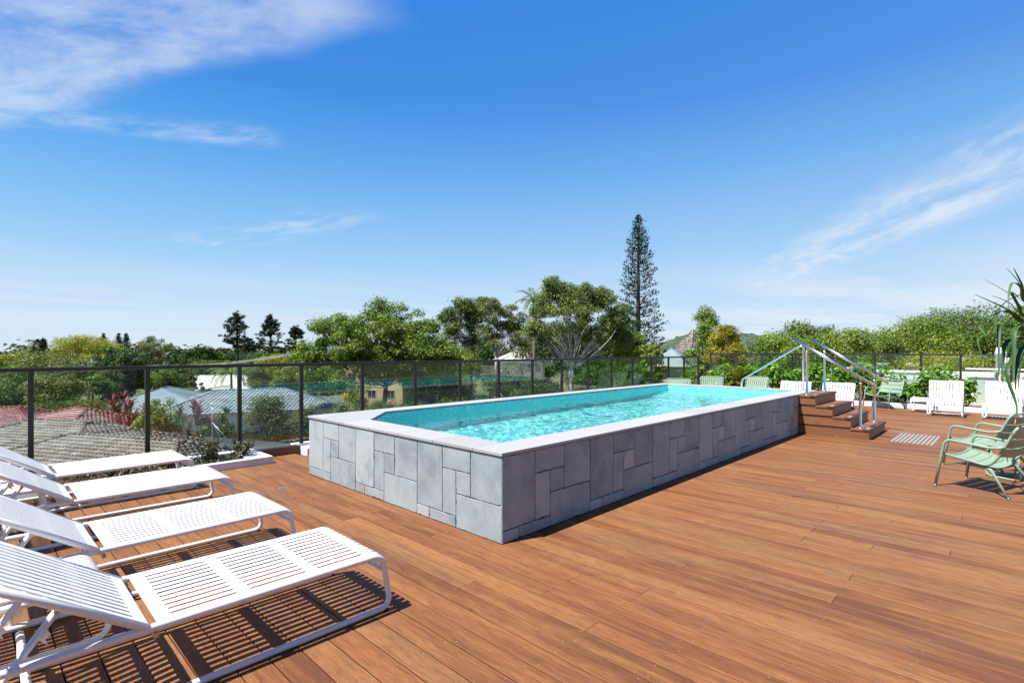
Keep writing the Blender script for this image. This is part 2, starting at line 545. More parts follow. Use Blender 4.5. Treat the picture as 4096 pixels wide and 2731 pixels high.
def stair_mat(name, tone=1.0):
    """hardwood whose grain runs along the longer direction of the steps"""
    m, t = mat(name)
    geo = t.n('ShaderNodeNewGeometry')
    tc = t.n('ShaderNodeTexCoord').outputs['Object']
    r = geo.outputs['Random Per Island']
    off = t.n('ShaderNodeCombineXYZ', {0: t.math('MULTIPLY', r, 13.0), 1: t.math('MULTIPLY', r, 7.0), 2: t.math('MULTIPLY', r, 5.0)}).outputs[0]
    p = t.vmath('ADD', tc, off)
    grain = t.noise(t.vmath('MULTIPLY', p, (4.0, 4.0, 48.0)), 1.0, 6.0, 0.6)
    blot = t.noise(t.vmath('MULTIPLY', p, (3.0, 3.0, 9.0)), 1.0, 4.0, 0.6)
    c = t.ramp(r, [(0.0, (0.23 * tone, 0.095 * tone, 0.040 * tone)), (0.5, (0.30 * tone, 0.130 * tone, 0.058 * tone)), (1.0, (0.20 * tone, 0.085 * tone, 0.042 * tone))])
    c = t.mix(t.smooth(grain, 0.52, 0.28, 0.0, 0.55), c, (0.10 * tone, 0.042 * tone, 0.022 * tone, 1))
    c = t.mix(t.smooth(blot, 0.58, 0.80, 0.0, 0.6), c, (0.46 * tone, 0.28 * tone, 0.16 * tone, 1))
    bmp = t.n('ShaderNodeBump', {'Height': grain, 'Strength': 0.25, 'Distance': 0.003}).outputs[0]
    out(t, t.n('ShaderNodeBsdfPrincipled', {'Base Color': c, 'Roughness': 0.55, 'Specular IOR Level': 0.35, 'Normal': bmp}).outputs[0])
    return m


def stone_mat():
    m, t = mat('bluestone_slab')
    geo = t.n('ShaderNodeNewGeometry')
    tc = t.n('ShaderNodeTexCoord').outputs['Object']
    r = geo.outputs['Random Per Island']
    off = t.n('ShaderNodeCombineXYZ', {0: t.math('MULTIPLY', r, 17.0), 1: t.math('MULTIPLY', r, 31.0), 2: t.math('MULTIPLY', r, 23.0)}).outputs[0]
    p = t.vmath('ADD', tc, off)
    cloud = t.noise(p, 3.2, 6.0, 0.62)
    fine = t.noise(p, 85.0, 4.0, 0.7)
    drip = t.noise(t.vmath('MULTIPLY', p, (26.0, 26.0, 2.2)), 1.0, 4.0, 0.6)
    pits = t.n('ShaderNodeTexVoronoi', {'Vector': p, 'Scale': 62.0}).outputs[0]
    base = t.ramp(r, [(0.0, (0.215, 0.278, 0.308)), (0.3, (0.315, 0.384, 0.408)), (0.55, (0.262, 0.330, 0.358)), (0.8, (0.365, 0.428, 0.440)), (1.0, (0.46, 0.51, 0.51))])
    c = t.mix(t.smooth(cloud, 0.40, 0.72, 0.0, 0.62), base, (0.46, 0.49, 0.50, 1))
    c = t.mix(t.smooth(cloud, 0.50, 0.26, 0.0, 0.6), c, (0.16, 0.185, 0.22, 1))
    c = t.mix(t.smooth(drip, 0.56, 0.78, 0.0, 0.40), c, (0.14, 0.15, 0.17, 1))
    c = t.mix(t.smooth(fine, 0.3, 0.7, 0.0, 0.36), c, (0.17, 0.18, 0.20, 1))
    pit = t.smooth(pits, 0.16, 0.06)
    pit = t.math('MULTIPLY', pit, t.smooth(t.noise(p, 9.0, 2.0), 0.50, 0.62))
    c = t.mix(t.math('MULTIPLY', pit, 0.75), c, (0.05, 0.055, 0.06, 1))
    # pale hairline veins
    vein = t.math('ABSOLUTE', t.math('SUBTRACT', t.noise(t.vmath('ADD', p, (4.0, 9.0, 2.0)), 1.15, 2.0, 0.4, 0.5), 0.5))
    vm = t.math('MULTIPLY', t.smooth(vein, 0.0028, 0.0008), t.smooth(t.noise(p, 1.7, 1.0), 0.56, 0.62))
    c = t.mix(t.math('MULTIPLY', vm, 0.22), c, (0.62, 0.63, 0.64, 1))
    h = t.math('SUBTRACT', t.math('ADD', t.math('MULTIPLY', fine, 0.5), cloud), pit)
    bmp = t.n('ShaderNodeBump', {'Height': h, 'Strength': 0.35, 'Distance': 0.004}).outputs[0]
    out(t, t.n('ShaderNodeBsdfPrincipled', {'Base Color': c, 'Roughness': 0.72, 'Specular IOR Level': 0.35, 'Normal': bmp}).outputs[0])
    return m


def granite_mat():
    m, t = mat('pale_granite_coping')
    geo = t.n('ShaderNodeNewGeometry')
    tc = t.n('ShaderNodeTexCoord').outputs['Object']
    r = geo.outputs['Random Per Island']
    sp = t.noise(tc, 240.0, 3.0, 0.75)
    cl = t.noise(tc, 5.0, 4.0, 0.6)
    c = t.ramp(r, [(0.0, (0.33, 0.33, 0.33)), (0.5, (0.40, 0.40, 0.398)), (1.0, (0.36, 0.36, 0.362))])
    c = t.mix(t.smooth(sp, 0.50, 0.32, 0.0, 0.6), c, (0.17, 0.17, 0.18, 1))
    c = t.mix(t.smooth(cl, 0.5, 0.8, 0.0, 0.25), c, (0.45, 0.45, 0.445, 1))
    bmp = t.n('ShaderNodeBump', {'Height': sp, 'Strength': 0.2, 'Distance': 0.002}).outputs[0]
    out(t, t.n('ShaderNodeBsdfPrincipled', {'Base Color': c, 'Roughness': 0.7, 'Normal': bmp}).outputs[0])
    return m


def mosaic_mat():
    m, t = mat('aqua_glass_mosaic')
    tc = t.n('ShaderNodeTexCoord').outputs['Object']
    q = t.vmath('SCALE', tc)
    q.node.inputs[3].default_value = 1 / 0.026
    cell = t.vmath('FLOOR', t.vmath('ADD', q, (0.013, 0.017, 0.011)))
    wn = t.n('ShaderNodeTexWhiteNoise', {'Vector': cell}).outputs[0]
    c = t.ramp(wn, [(0.0, (0.11, 0.60, 0.63)), (0.35, (0.155, 0.69, 0.70)), (0.7, (0.21, 0.755, 0.745)), (0.92, (0.30, 0.81, 0.75)), (1.0, (0.55, 0.87, 0.65))])
    out(t, t.n('ShaderNodeBsdfPrincipled', {'Base Color': c, 'Roughness': 0.25}).outputs[0])
    return m


def water_mat():
    m, t = mat('pool_water_surface')
    out(t, t.n('ShaderNodeBsdfGlass', {'Color': (0.93, 0.995, 0.995, 1), 'Roughness': 0.0, 'IOR': 1.333}).outputs[0])
    return m


def glass_mat():
    m, t = mat('clear_balustrade_glass')
    geo = t.n('ShaderNodeNewGeometry')
    c = t.math('ABSOLUTE', t.vmath('DOT_PRODUCT', geo.outputs['Incoming'], geo.outputs['Normal'], 1))
    k = t.math('POWER', t.math('SUBTRACT', 1.0, c, clamp=True), 5.0)
    fr = t.math('MULTIPLY_ADD', k, 0.95, 0.05)
    gl = t.n('ShaderNodeBsdfGlossy', {'Color': (0.95, 1.0, 0.98, 1), 'Roughness': 0.0}).outputs[0]
    tr = t.n('ShaderNodeBsdfTransparent', {'Color': (0.93, 0.975, 0.955, 1)}).outputs[0]
    out(t, t.n('ShaderNodeMixShader', {0: fr, 1: tr, 2: gl}).outputs[0])
    return m


def tile_mat(name, a, b, c, rough=0.6):
    m, t = mat(name)
    geo = t.n('ShaderNodeNewGeometry')
    tc = t.n('ShaderNodeTexCoord').outputs['Object']
    col = t.ramp(geo.outputs['Random Per Island'], [(0.0, a), (0.6, b), (1.0, c)])
    st = t.noise(tc, 1.3, 5.0, 0.65)
    k = t.smooth(st, 0.3, 0.75, 0.72, 1.15)
    col = t.mix(1.0, col, t.n('ShaderNodeCombineColor', {0: k, 1: k, 2: k}).outputs[0], 'MULTIPLY')
    out(t, t.n('ShaderNodeBsdfPrincipled', {'Base Color': col, 'Roughness': rough, 'Specular IOR Level': 0.4}).outputs[0])
    return m


def brick_mat():
    m, t = mat('tan_brickwork')
    tc = t.n('ShaderNodeTexCoord').outputs['Object']
    s = t.n('ShaderNodeSeparateXYZ', {0: tc})
    uv = t.n('ShaderNodeCombineXYZ', {0: t.math('ADD', s.outputs[0], s.outputs[1]), 1: s.outputs[2], 2: 0.0}).outputs[0]
    b = t.n('ShaderNodeTexBrick', {'Vector': uv, 'Color1': (0.46, 0.31, 0.15, 1), 'Color2': (0.54, 0.38, 0.20, 1), 'Mortar': (0.36, 0.30, 0.22, 1),
                                   'Scale': 1.0, 'Mortar Size': 0.012, 'Brick Width': 0.24, 'Row Height': 0.086})
    out(t, t.n('ShaderNodeBsdfPrincipled', {'Base Color': b.outputs[0], 'Roughness': 0.85}).outputs[0])
    return m


def metal_roof_mat(name, col, pitch=0.25):
    m, t = mat(name)
    tc = t.n('ShaderNodeTexCoord').outputs['Object']
    nz = t.noise(tc, 0.8, 5.0, 0.6)
    k = t.smooth(nz, 0.3, 0.7, 0.85, 1.12)
    c = t.mix(1.0, (*col, 1), t.n('ShaderNodeCombineColor', {0: k, 1: k, 2: k}).outputs[0], 'MULTIPLY')
    out(t, t.n('ShaderNodeBsdfPrincipled', {'Base Color': c, 'Roughness': 0.5, 'Specular IOR Level': 0.4}).outputs[0])
    return m


def ground_mat():
    m, t = mat('suburban_ground')
    tc = t.n('ShaderNodeTexCoord').outputs['Object']
    a = t.noise(tc, 0.05, 5.0, 0.6)
    b = t.noise(tc, 0.6, 5.0, 0.7)
    c = t.ramp(a, [(0.30, (0.045, 0.065, 0.02)), (0.5, (0.10, 0.12, 0.035)), (0.62, (0.15, 0.13, 0.06)), (0.75, (0.07, 0.09, 0.025))])
    c = t.mix(t.smooth(b, 0.4, 0.7, 0.0, 0.6), c, (0.05, 0.06, 0.018, 1))
    out(t, t.n('ShaderNodeBsdfPrincipled', {'Base Color': c, 'Roughness': 0.95}).outputs[0])
    return m


def hill_mat():
    m, t = mat('forested_hill')
    tc = t.n('ShaderNodeTexCoord').outputs['Object']
    a = t.noise(tc, 0.045, 6.0, 0.7)
    v = t.n('ShaderNodeTexVoronoi', {'Vector': tc, 'Scale': 0.11}).outputs[0]
    c = t.ramp(a, [(0.3, (0.065, 0.092, 0.072)), (0.55, (0.105, 0.14, 0.095)), (0.75, (0.16, 0.19, 0.125))])
    bmp = t.n('ShaderNodeBump', {'Height': t.math('SUBTRACT', a, v), 'Strength': 1.0, 'Distance': 9.0}).outputs[0]
    out(t, t.n('ShaderNodeBsdfPrincipled', {'Base Color': c, 'Roughness': 1.0, 'Specular IOR Level': 0.0, 'Normal': bmp}).outputs[0])
    return m


M['deck'] = deck_mat()
M['stair'] = stair_mat('stair_hardwood', 0.85)
M['stair_dark'] = stair_mat('weathered_stair_nosing', 0.34)
M['stone'] = stone_mat()
M['granite'] = granite_mat()
M['mosaic'] = mosaic_mat()
M['water'] = water_mat()
M['glass'] = glass_mat()
M['tile_brown'] = tile_mat('brown_roof_tile', (0.105, 0.088, 0.068), (0.150, 0.126, 0.098), (0.22, 0.195, 0.16))
M['tile_red'] = tile_mat('red_roof_tile', (0.165, 0.045, 0.042), (0.22, 0.065, 0.060), (0.28, 0.10, 0.092), 0.5)
M['tile_blue'] = tile_mat('blue_grey_roof_tile', (0.185, 0.225, 0.265), (0.225, 0.265, 0.305), (0.27, 0.31, 0.345), 0.5)
M['tile_shingle'] = tile_mat('old_grey_shingle', (0.20, 0.165, 0.14), (0.30, 0.25, 0.22), (0.40, 0.36, 0.33), 0.8)
M['brick'] = brick_mat()
M['roof_blue'] = metal_roof_mat('pale_blue_metal_roof', (0.20, 0.255, 0.295))
M['roof_grey'] = metal_roof_mat('grey_metal_roof', (0.22, 0.225, 0.225))
M['roof_white'] = metal_roof_mat('white_metal_roof', (0.55, 0.53, 0.48))
M['ground'] = ground_mat()
M['hill'] = hill_mat()

# ------------------------------------------------------------------ the setting
POOL_L, POOL_S, POOL_H = 9.13, 3.44, 0.731
rng = random.Random(5)


def structure(name, mb_or_mesh, material, loc=(0, 0, 0), rz=0.0):
    me = mb_or_mesh.mesh(name) if isinstance(mb_or_mesh, MB) else mb_or_mesh
    o = obj(name, me, material)
    o.location = loc
    o.rotation_euler = (0, 0, rz)
    o['kind'] = 'structure'
    return o


OW = W(0, 0)


def build_deck():
    mb = MB()
    pitch, gap = 0.1468, 0.0056
    joist = 0.45
    i0 = -48
    i1 = int(14.36 / pitch)
    for i in range(i0, i1):
        x0 = i * pitch + 0.004
        x1 = x0 + pitch - gap
        if x1 > 14.37: continue
        spans = [(-11.9, 4.44 if x1 < -0.05 else (4.86 if x1 < 0.55 else 4.60))]
        if x1 > 0.0 and x0 < POOL_L:
            spans = [(-11.9, -0.003), (POOL_S + 0.003, spans[0][1])]
        for (a, b) in spans:
            cuts = [a]
            y = a + rng.uniform(0.4, 5.0)
            while y < b - 0.35:
                yy = round((y - 0.11) / joist) * joist + 0.11
                if yy - cuts[-1] > 0.4 and b - yy > 0.3: cuts.append(yy)
                y = yy + (rng.choice((0.45, 0.9, 0.9, 1.35)) if x1 < -0.1 and yy > 0.4 else rng.choice((2.7, 3.6, 4.5, 5.4)))
            cuts.append(b)
            for k in range(len(cuts) - 1):
                ya = cuts[k] + (0.0015 if k else 0)
                yb = cuts[k + 1] - (0.0015 if k < len(cuts) - 2 else 0)
                dz = rng.uniform(-0.0006, 0.0006)
                c = 0.0022
                prof = [(x0, -0.022), (x0, -c + dz), (x0 + c, dz), (x1 - c, dz), (x1, -c + dz), (x1, -0.022)]
                bb = len(mb.v)
                mb.v += [(p[0], ya, p[1]) for p in prof] + [(p[0], yb, p[1]) for p in prof]
                for q in range(5):
                    mb.face((bb + q, bb + q + 1, bb + 7 + q, bb + 6 + q))
                mb.face([bb + q for q in range(6)]); mb.face([bb + 6 + q for q in range(6)])
    # screw heads, two per board on every joist, where the deck is near enough to show them
    mb.mi = 1
    for i in range(i0, i1):
        xb = i * pitch + 0.004
        for k in range(-20, 11):
            y = k * joist + 0.11
            for dx in (0.022, 0.120):
                x = xb + dx + rng.uniform(-0.004, 0.004)
                yy = y + rng.uniform(-0.012, 0.012) + (0.018 if dx > 0.05 else -0.018)
                p = W(x, yy)
                if p.y < 1.8 or p.length > 9.5 or abs(p.x / p.y) > 1.1: continue
                if 0 < x < POOL_L and -0.02 < yy < POOL_S + 0.02: continue
                if yy > 4.3: continue
                bb = len(mb.v)
                for q in range(7):
                    a = 2 * math.pi * q / 7
                    mb.v.append((x + 0.0042 * math.cos(a), yy + 0.0042 * math.sin(a), 0.0012))
                mb.face([bb + q for q in range(7)])
    structure('deck', mb, [M['deck'], M['screw']], OW, PHI)


build_deck()

mb = MB()
for (x0, x1, y0, y1) in ((-9, 16.6, -12, -0.001), (-9, 16.6, POOL_S + 0.001, 5.21), (-9, -0.001, -0.001, POOL_S + 0.001), (POOL_L + 0.001, 16.6, -0.001, POOL_S + 0.001)):
    mb.box(x0, x1, y0, y1, -1.4, -0.026)
mb.box(-9, 16.6, -12, 5.21, GZ + 0.01, -1.402)
structure('terrace_base', mb, M['darkgap'], OW, PHI)

# ground out to the horizon
mb = MB()
mb.poly([(-3500, -600, GZ), (3500, -600, GZ), (3500, 5000, GZ), (-3500, 5000, GZ)])
structure('ground', mb, M['ground'])


def hill(u0, u1, prof, Y, name):
    """forested ridge: prof is a list of (u, v) crest points"""
    nx, ny = 120, 30
    xs = np.linspace(u0, u1, nx)
    pu = [p[0] for p in prof]; pv = [p[1] for p in prof]
    crest = EYE + (CY - np.interp(xs, pu, pv)) * Y / F
    V = []
    rg = np.random.default_rng(3)
    for j in range(ny):
        f = j / (ny - 1)
        sh = math.sin(math.pi * min(1, f * 1.15)) ** 1.1 if f < 0.87 else 0
        sh = math.sin(math.pi * f) ** 1.2
        y = Y * (0.72 + 0.56 * f)
        for i in range(nx):
            x = (xs[i] - CX) / F * Y
            z = GZ + (crest[i] - GZ) * sh + rg.normal(0, 1.1) * sh
            V.append((x, y, z))
    Q = [(j * nx + i, j * nx + i + 1, (j + 1) * nx + i + 1, (j + 1) * nx + i) for j in range(ny - 1) for i in range(nx - 1)]
    structure(name, np_mesh(name, V, Q, True), M['hill'])


hill(2300, 3400, [(2300, 1420), (2560, 1400), (2660, 1372), (2720, 1352), (2765, 1338), (2810, 1330), (2860, 1342), (2930, 1335), (2985, 1340), (3030, 1356), (3070, 1380), (3150, 1395), (3400, 1420)], 780, 'hills')

# ------------------------------------------------------------------ the pool
def build_pool():
    root = thing('swimming_pool', 'long raised pool clad in grey stone slabs with pale coping and turquoise water', 'swimming pool', OW, PHI)
    rs = random.Random(11)
    # stone cladding: a repeating pattern of large and small slabs
    core = MB()
    core.box(0.022, POOL_L - 0.022, 0.022, 0.30, -0.02, 0.699)
    core.box(0.022, 0.30, 0.301, POOL_S - 0.022, -0.02, 0.699)
    core.box(POOL_L - 0.30, POOL_L - 0.022, 0.301, POOL_S - 0.022, -0.02, 0.699)
    core.box(0.301, POOL_L - 0.301, POOL_S - 0.27, POOL_S - 0.022, -0.02, 0.699)
    core.build('mortar_core', M['darkgap'], root)
    clad = MB()
    cells = [(0.0, 0.4, 0.10, 0.70), (0.4, 0.8, 0.50, 0.70), (0.4, 0.6, 0.10, 0.50), (0.6, 0.8, 0.30, 0.50), (0.8, 1.2, 0.30, 0.70), (0.6, 1.2, 0.0, 0.30), (0.0, 0.2, 0.0, 0.10), (0.2, 0.6, 0.0, 0.10)]
    g = 0.0030

    def slab(a0, a1, z0, z1, put):
        d = rs.uniform(-0.0015, 0.0015)
        n = 9
        # slightly ragged edges
        ring = []
        for k in range(n): ring.append((a0 + (a1 - a0) * k / n, z0))
        for k in range(n): ring.append((a1, z0 + (z1 - z0) * k / n))
        for k in range(n): ring.append((a1 - (a1 - a0) * k / n, z1))
        for k in range(n): ring.append((a0, z1 - (z1 - z0) * k / n))
        cx, cz = (a0 + a1) / 2, (z0 + z1) / 2
        rr = []
        for (a, z) in ring:
            j = rs.uniform(0.0, 0.003) + (0.006 if rs.random() < 0.05 else 0)
            rr.append((a + (j if a < cx else -j), z + (j if z < cz else -j)))
        outer = [put(a, z, 0.0018 + d) for a, z in rr]
        face = [put(a + (0.0014 if a < cx else -0.0014), z + (0.0014 if z < cz else -0.0014), d) for a, z in rr]
        back = [put(a, z, 0.022) for a, z in rr]
        b = len(clad.v); m = len(rr)
        clad.v += face + outer + back
        clad.face([b + i for i in range(m)])
        for lo in (0, m):
            for i in range(m):
                j = (i + 1) % m
                clad.face((b + lo + i, b + lo + j, b + lo + m + j, b + lo + m + i))

    def run(length, period, put, z1=0.699):
        k = 0
        while k * period < length - 0.01:
            for (a, b, c, d) in cells:
                a0 = k * period + a / 1.2 * period; a1 = k * period + b / 1.2 * period
                a1 = min(a1, length)
                if a1 - a0 < 0.03: continue
                slab(a0 + g, a1 - g, c + g, min(d, z1 + g) - g, put)
            k += 1

    run(POOL_L, 1.2, lambda a, z, d: (a, d, z))
    run(POOL_S, POOL_S / 3.0 * 1.0, lambda a, z, d: (d, POOL_S - a, z))
    run(POOL_L, 1.2, lambda a, z, d: (a, POOL_S - d, z))
    run(POOL_S, POOL_S / 3.0, lambda a, z, d: (POOL_L - d, a, z))
    clad.build('stone_cladding', M['stone'], root)
    # coping in separate pavers
    cop = MB()
    z0, z1, o = 0.703, 0.731, 0.012
    wi = 0.335

    def pavers(a, b, n, put):
        for k in range(n):
            p0 = a + (b - a) * k / n + (0.0022 if k else 0)
            p1 = a + (b - a) * (k + 1) / n - (0.0022 if k < n - 1 else 0)
            put(p0, p1)
    pavers(-o, POOL_L + o, 13, lambda a, b: cop.box(a, b, -o, wi, z0, z1))
    pavers(0.93, POOL_L + o, 11, lambda a, b: cop.box(a, b, 3.145, POOL_S + o, z0, z1))
    pavers(wi + 0.003, 2.555, 4, lambda a, b: cop.box(-o, 0.339, a, b, z0, z1))
    pavers(wi + 0.003, 3.142, 5, lambda a, b: cop.box(8.79, POOL_L + o, a, b, z0, z1))
    cop.prism([(-o, 2.558), (0.339, 2.558), (0.927, 3.145), (0.927, POOL_S + o), (0.45, POOL_S + o), (-o, 3.0)], z0, z1)
    cop.prism([(-o, 3.003), (0.447, POOL_S + o), (-o, POOL_S + o)], z0, z1)
    cop.build('coping', M['granite'], root, bevel=0.003)
    # mosaic basin
    ring = [(0.345, 0.341), (8.784, 0.341), (8.784, 3.139), (0.934, 3.139), (0.345, 2.549)]
    bas = MB()
    n = len(ring)
    zf = -0.62
    for i in range(n):
        a, b = ring[i], ring[(i + 1) % n]
        bas.poly([(a[0], a[1], zf), (b[0], b[1], zf), (b[0], b[1], 0.7025), (a[0], a[1], 0.7025)])
    bas.poly([(p[0], p[1], zf) for p in ring])
    for k, (xa, zt) in enumerate(((7.75, -0.32), (8.05, -0.05), (8.35, 0.22))):
        bas.box(xa, 8.783, 0.342, 3.138, zf + 0.001 * (k + 1), zt)
    bo = bas.build('mosaic_basin', M['mosaic'], root)
    # stainless grab rail over the far end
    gr = MB()
    x = 8.98
    pts = fillet([(x, 0.22, 0.732), (x, 0.22, 1.665), (x, 0.36, 1.60), (x, 1.46, 0.90), (x, 1.46, 0.732)], [0, 0.07, 0.12, 0.09, 0], 7)
    gr.tube(pts, 0.021, 14)
    for y in (0.22, 1.46):
        gr.lathe([(0.045, 0.0), (0.045, 0.008), (0.026, 0.014)], 18, (x, y, 0.7315))
    gr.build('grab_rail', M['steel'], root)
    # rippled water surface
    nx, ny = 560, 186
    xs = np.linspace(0.343, 8.786, nx); ys = np.linspace(0.339, 3.141, ny)
    X, Y = np.meshgrid(xs, ys)
    rw = np.random.default_rng(4)
    Z = np.zeros_like(X)
    for _ in range(60):
        lam = 0.075 * (4.5 ** rw.random())
        a = rw.normal(0.5, 1.1)
        kx, ky = math.cos(a) * 6.283 / lam, math.sin(a) * 6.283 / lam
        Z += lam * 0.00125 * np.sin(kx * X + ky * Y + rw.uniform(0, 6.283))
    V = np.stack([X, Y, 0.612 + Z], axis=2).reshape(-1, 3)
    i, j = np.meshgrid(np.arange(nx - 1), np.arange(ny - 1))
    q = (j * nx + i).ravel()
    Q = np.stack([q, q + 1, q + nx + 1, q + nx], axis=1)
    cen = V[Q].mean(axis=1)
    Q = Q[(cen[:, 1] - cen[:, 0]) < 2.549 - 0.345 + 0.06]          # the chamfered corner
    w = structure('water', np_mesh('water', V, Q, True), M['water'], OW, PHI)
    w.cycles.is_caustics_caster = True
    bo.cycles.is_caustics_receiver = True


build_pool()


def build_steps():
    root = thing('pool_steps', 'four hardwood steps with stainless handrails climbing to the pool coping', 'steps', W(7.84, -0.004), PHI)
    wd = 1.49
    tops = [0.716, 0.537, 0.358, 0.179]
    nose = [0.30, 0.575, 0.85, 1.125]
    side = MB(); rise = MB(); tread = MB(); nos = MB(); dots = MB()
    for k in range(4):
        y1 = nose[k] - 0.018
        zt = tops[k] - 0.034
        zb = tops[k + 1] if k < 3 else 0.0
        lo = -0.03 if k == 3 else zb - 0.034
        # side boards: a wide plank and a narrow strip per level
        for x0, x1 in ((0.0, 0.02), (wd - 0.02, wd)):
            if k < 3:
                side.box(x0, x1, -y1, -0.002, zb + 0.006, zt - 0.003)
                side.box(x0 + 0.010, x1 - 0.010, -y1, -0.002, zb - 0.030, zb)
            else:
                side.box(x0, x1, -y1, -0.002, 0.002, zt - 0.001)
        rise.box(0.021, wd - 0.021, -y1 - 0.001, -y1 + 0.018, (zb if k < 3 else 0.002), zt - 0.001)
        y0 = nose[k - 1] - 0.019 if k else 0.004
        tread.box(-0.012, wd + 0.012, -(nose[k] - 0.102), -y0, zt, tops[k])
        nos.box(-0.014, wd + 0.014, -nose[k], -(nose[k] - 0.098), zt, tops[k] + 0.001)
        dots = MB()
        for q in range(9):
            xx = 0.06 + q * 0.026
            for yy in (0.045, 0.07):
                dots.lathe([(0.008, 0.0), (0.006, 0.004)], 6, (xx, -(nose[k] - yy), tops[k] + 0.0035))
        dots.box(0.045, 0.285, -(nose[k] - 0.035), -(nose[k] - 0.08), tops[k] + 0.0012, tops[k] + 0.0034)
        dots.build('grip_strip', M['concrete'], root)
    side.build('side_panel', M['stair'], root, bevel=0.002)
    rise.build('riser', M['stair'], root, bevel=0.002)
    tread.build('tread', M['stair'], root, bevel=0.003)
    nos.build('nosing', M['stair_dark'], root, bevel=0.003)
    core = MB()
    for k in range(4):
        core.box(0.03, wd - 0.03, -(nose[k] - 0.05), -0.01, 0.0 if k == 3 else tops[k + 1] - 0.05, tops[k] - 0.04)
    core.build('carcass', M['darkgap'], root)
    for x in (0.11, 1.36):
        r = MB()
        d = Vector((0, -0.85, -0.553)).normalized()
        p0 = Vector((x, -0.11, 1.625)) - d * 0.30
        p1 = Vector((x, -0.96, 1.072)) + d * 0.27
        r.tube([p0, p1], 0.0265, 18)
        h = r.build('handrail', M['steel'], root)
        for (yy, zb, zt) in ((-0.11, 0.717, 1.625), (-0.96, 0.180, 1.072)):
            p = MB()
            p.lathe([(0.043, 0.0), (0.043, 0.006), (0.024, 0.008), (0.0225, 0.010), (0.0225, zt - zb - 0.115), (0.0245, zt - zb - 0.112), (0.0245, zt - zb - 0.095), (0.010, zt - zb - 0.090)], 16, (x, yy, zb))
            p.tube(fillet([(x, yy, zt - 0.10), (x, yy, zt - 0.045), (x + 0.0, yy - 0.02, zt - 0.024)], 0.02, 5), 0.009, 8)
            p.build('rail_post', M['steel'], h)


build_steps()

# ------------------------------------------------------------------ kerbs, planters, low walls
t = thing('planter', 'low white rendered planter box under the glass fence beside the loungers', 'planter', OW, PHI)
mb = MB()
x0, x1, y0, y1 = -9.0, -0.06, 4.41, 5.22
mb.box(x0, x1, y0, y0 + 0.10, -0.01, 0.098); mb.box(x0, x1, y1 - 0.20, y1, -0.4, 0.098)
mb.box(x1 - 0.30, x1, y0 + 0.101, y1 - 0.201, -0.01, 0.098)
mb.build('planter_wall', M['render'], t, bevel=0.006)
mb = MB(); mb.box(x0, x1 - 0.301, y0 + 0.101, y1 - 0.201, -0.01, 0.062)
mb.build('soil', M['soil'], t)

mb = MB(); mb.box(0.52, 15.7, 4.62, 5.22, -0.4, 0.10)
o = mb.build('kerb', M['render'], None, bevel=0.006)
o.location = OW; o.rotation_euler = (0, 0, PHI)
tag(o, 'white rendered kerb under the glass fence beyond the pool corner', 'kerb')
t = thing('timber_ledge', 'low hardwood ledge in the gap between the white planter and the white kerb', 'ledge', OW, PHI)
mb = MB(); mb.box(-0.055, 0.515, 4.88, 4.90, 0.0, 0.082); mb.build('front_board', M['stair'], t, bevel=0.002)
mb = MB(); mb.box(-0.055, 0.515, 4.872, 5.05, 0.083, 0.103); mb.build('top_board', M['stair'], t, bevel=0.003)

t = thing('garden_bed', 'long garden bed with white kerb, lawn and mulch along the back of the deck', 'garden bed', OW, PHI)
mb = MB(); mb.box(14.40, 14.53, -7.5, 4.60, -0.01, 0.125); mb.build('bed_kerb', M['render'], t, bevel=0.006)
mb = MB(); mb.box(14.531, 15.90, -1.15, 4.60, -0.01, 0.07); mb.build('soil', M['soil'], t)
mb = MB(); mb.box(14.531, 15.90, -7.5, -1.151, -0.01, 0.08); mb.build('mulch', M['mulch'], t)
mb = MB(); mb.box(15.92, 16.12, -7.5, 5.2, -0.4, 0.74)
o = mb.build('low_wall', M['render'], None, bevel=0.008)
o.location = OW; o.rotation_euler = (0, 0, PHI)
tag(o, 'smooth white low wall behind the garden shrubs', 'wall')

t = thing('roof_parapet', 'pale grey parapet wall of the next roof seen behind the hedge', 'parapet', OW, PHI)
mb = MB(); mb.box(18.9, 19.15, -9, 1.95, -2, 0.80); mb.box(19.151, 26, 1.70, 1.95, -2, 0.80); mb.build('parapet_wall', M['parapet'], t)
mb = MB(); mb.box(18.86, 19.19, -9.0, 1.99, 0.80, 0.87); mb.box(19.19, 26, 1.66, 1.99, 0.80, 0.87); mb.build('capping', M['render'], t, bevel=0.006)
mb = MB(); mb.box(16.61, 30, -14, 5.2, GZ + 0.01, -0.3)
structure('next_roof', mb, M['concrete'], OW, PHI)


def ac_box(l, s, w, h, z0, label):
    t = thing('air_conditioner', label, 'air conditioner', W(l, s, z0), PHI, 'air conditioners on the next roof')
    mb = MB(); mb.box(0, 0.45, -w, 0, 0.05, h); mb.build('casing', M['acbox'], t, bevel=0.012)
    mb = MB(); mb.box(-0.006, -0.001, -0.10, -0.03, h - 0.13, h - 0.06); mb.build('label_plate', M['concrete'], t)
    for y in (-w + 0.05, -0.12):
        mb = MB(); mb.box(0.05, 0.4, y, y + 0.07, 0, 0.049); mb.build('foot', M['galv'], t)


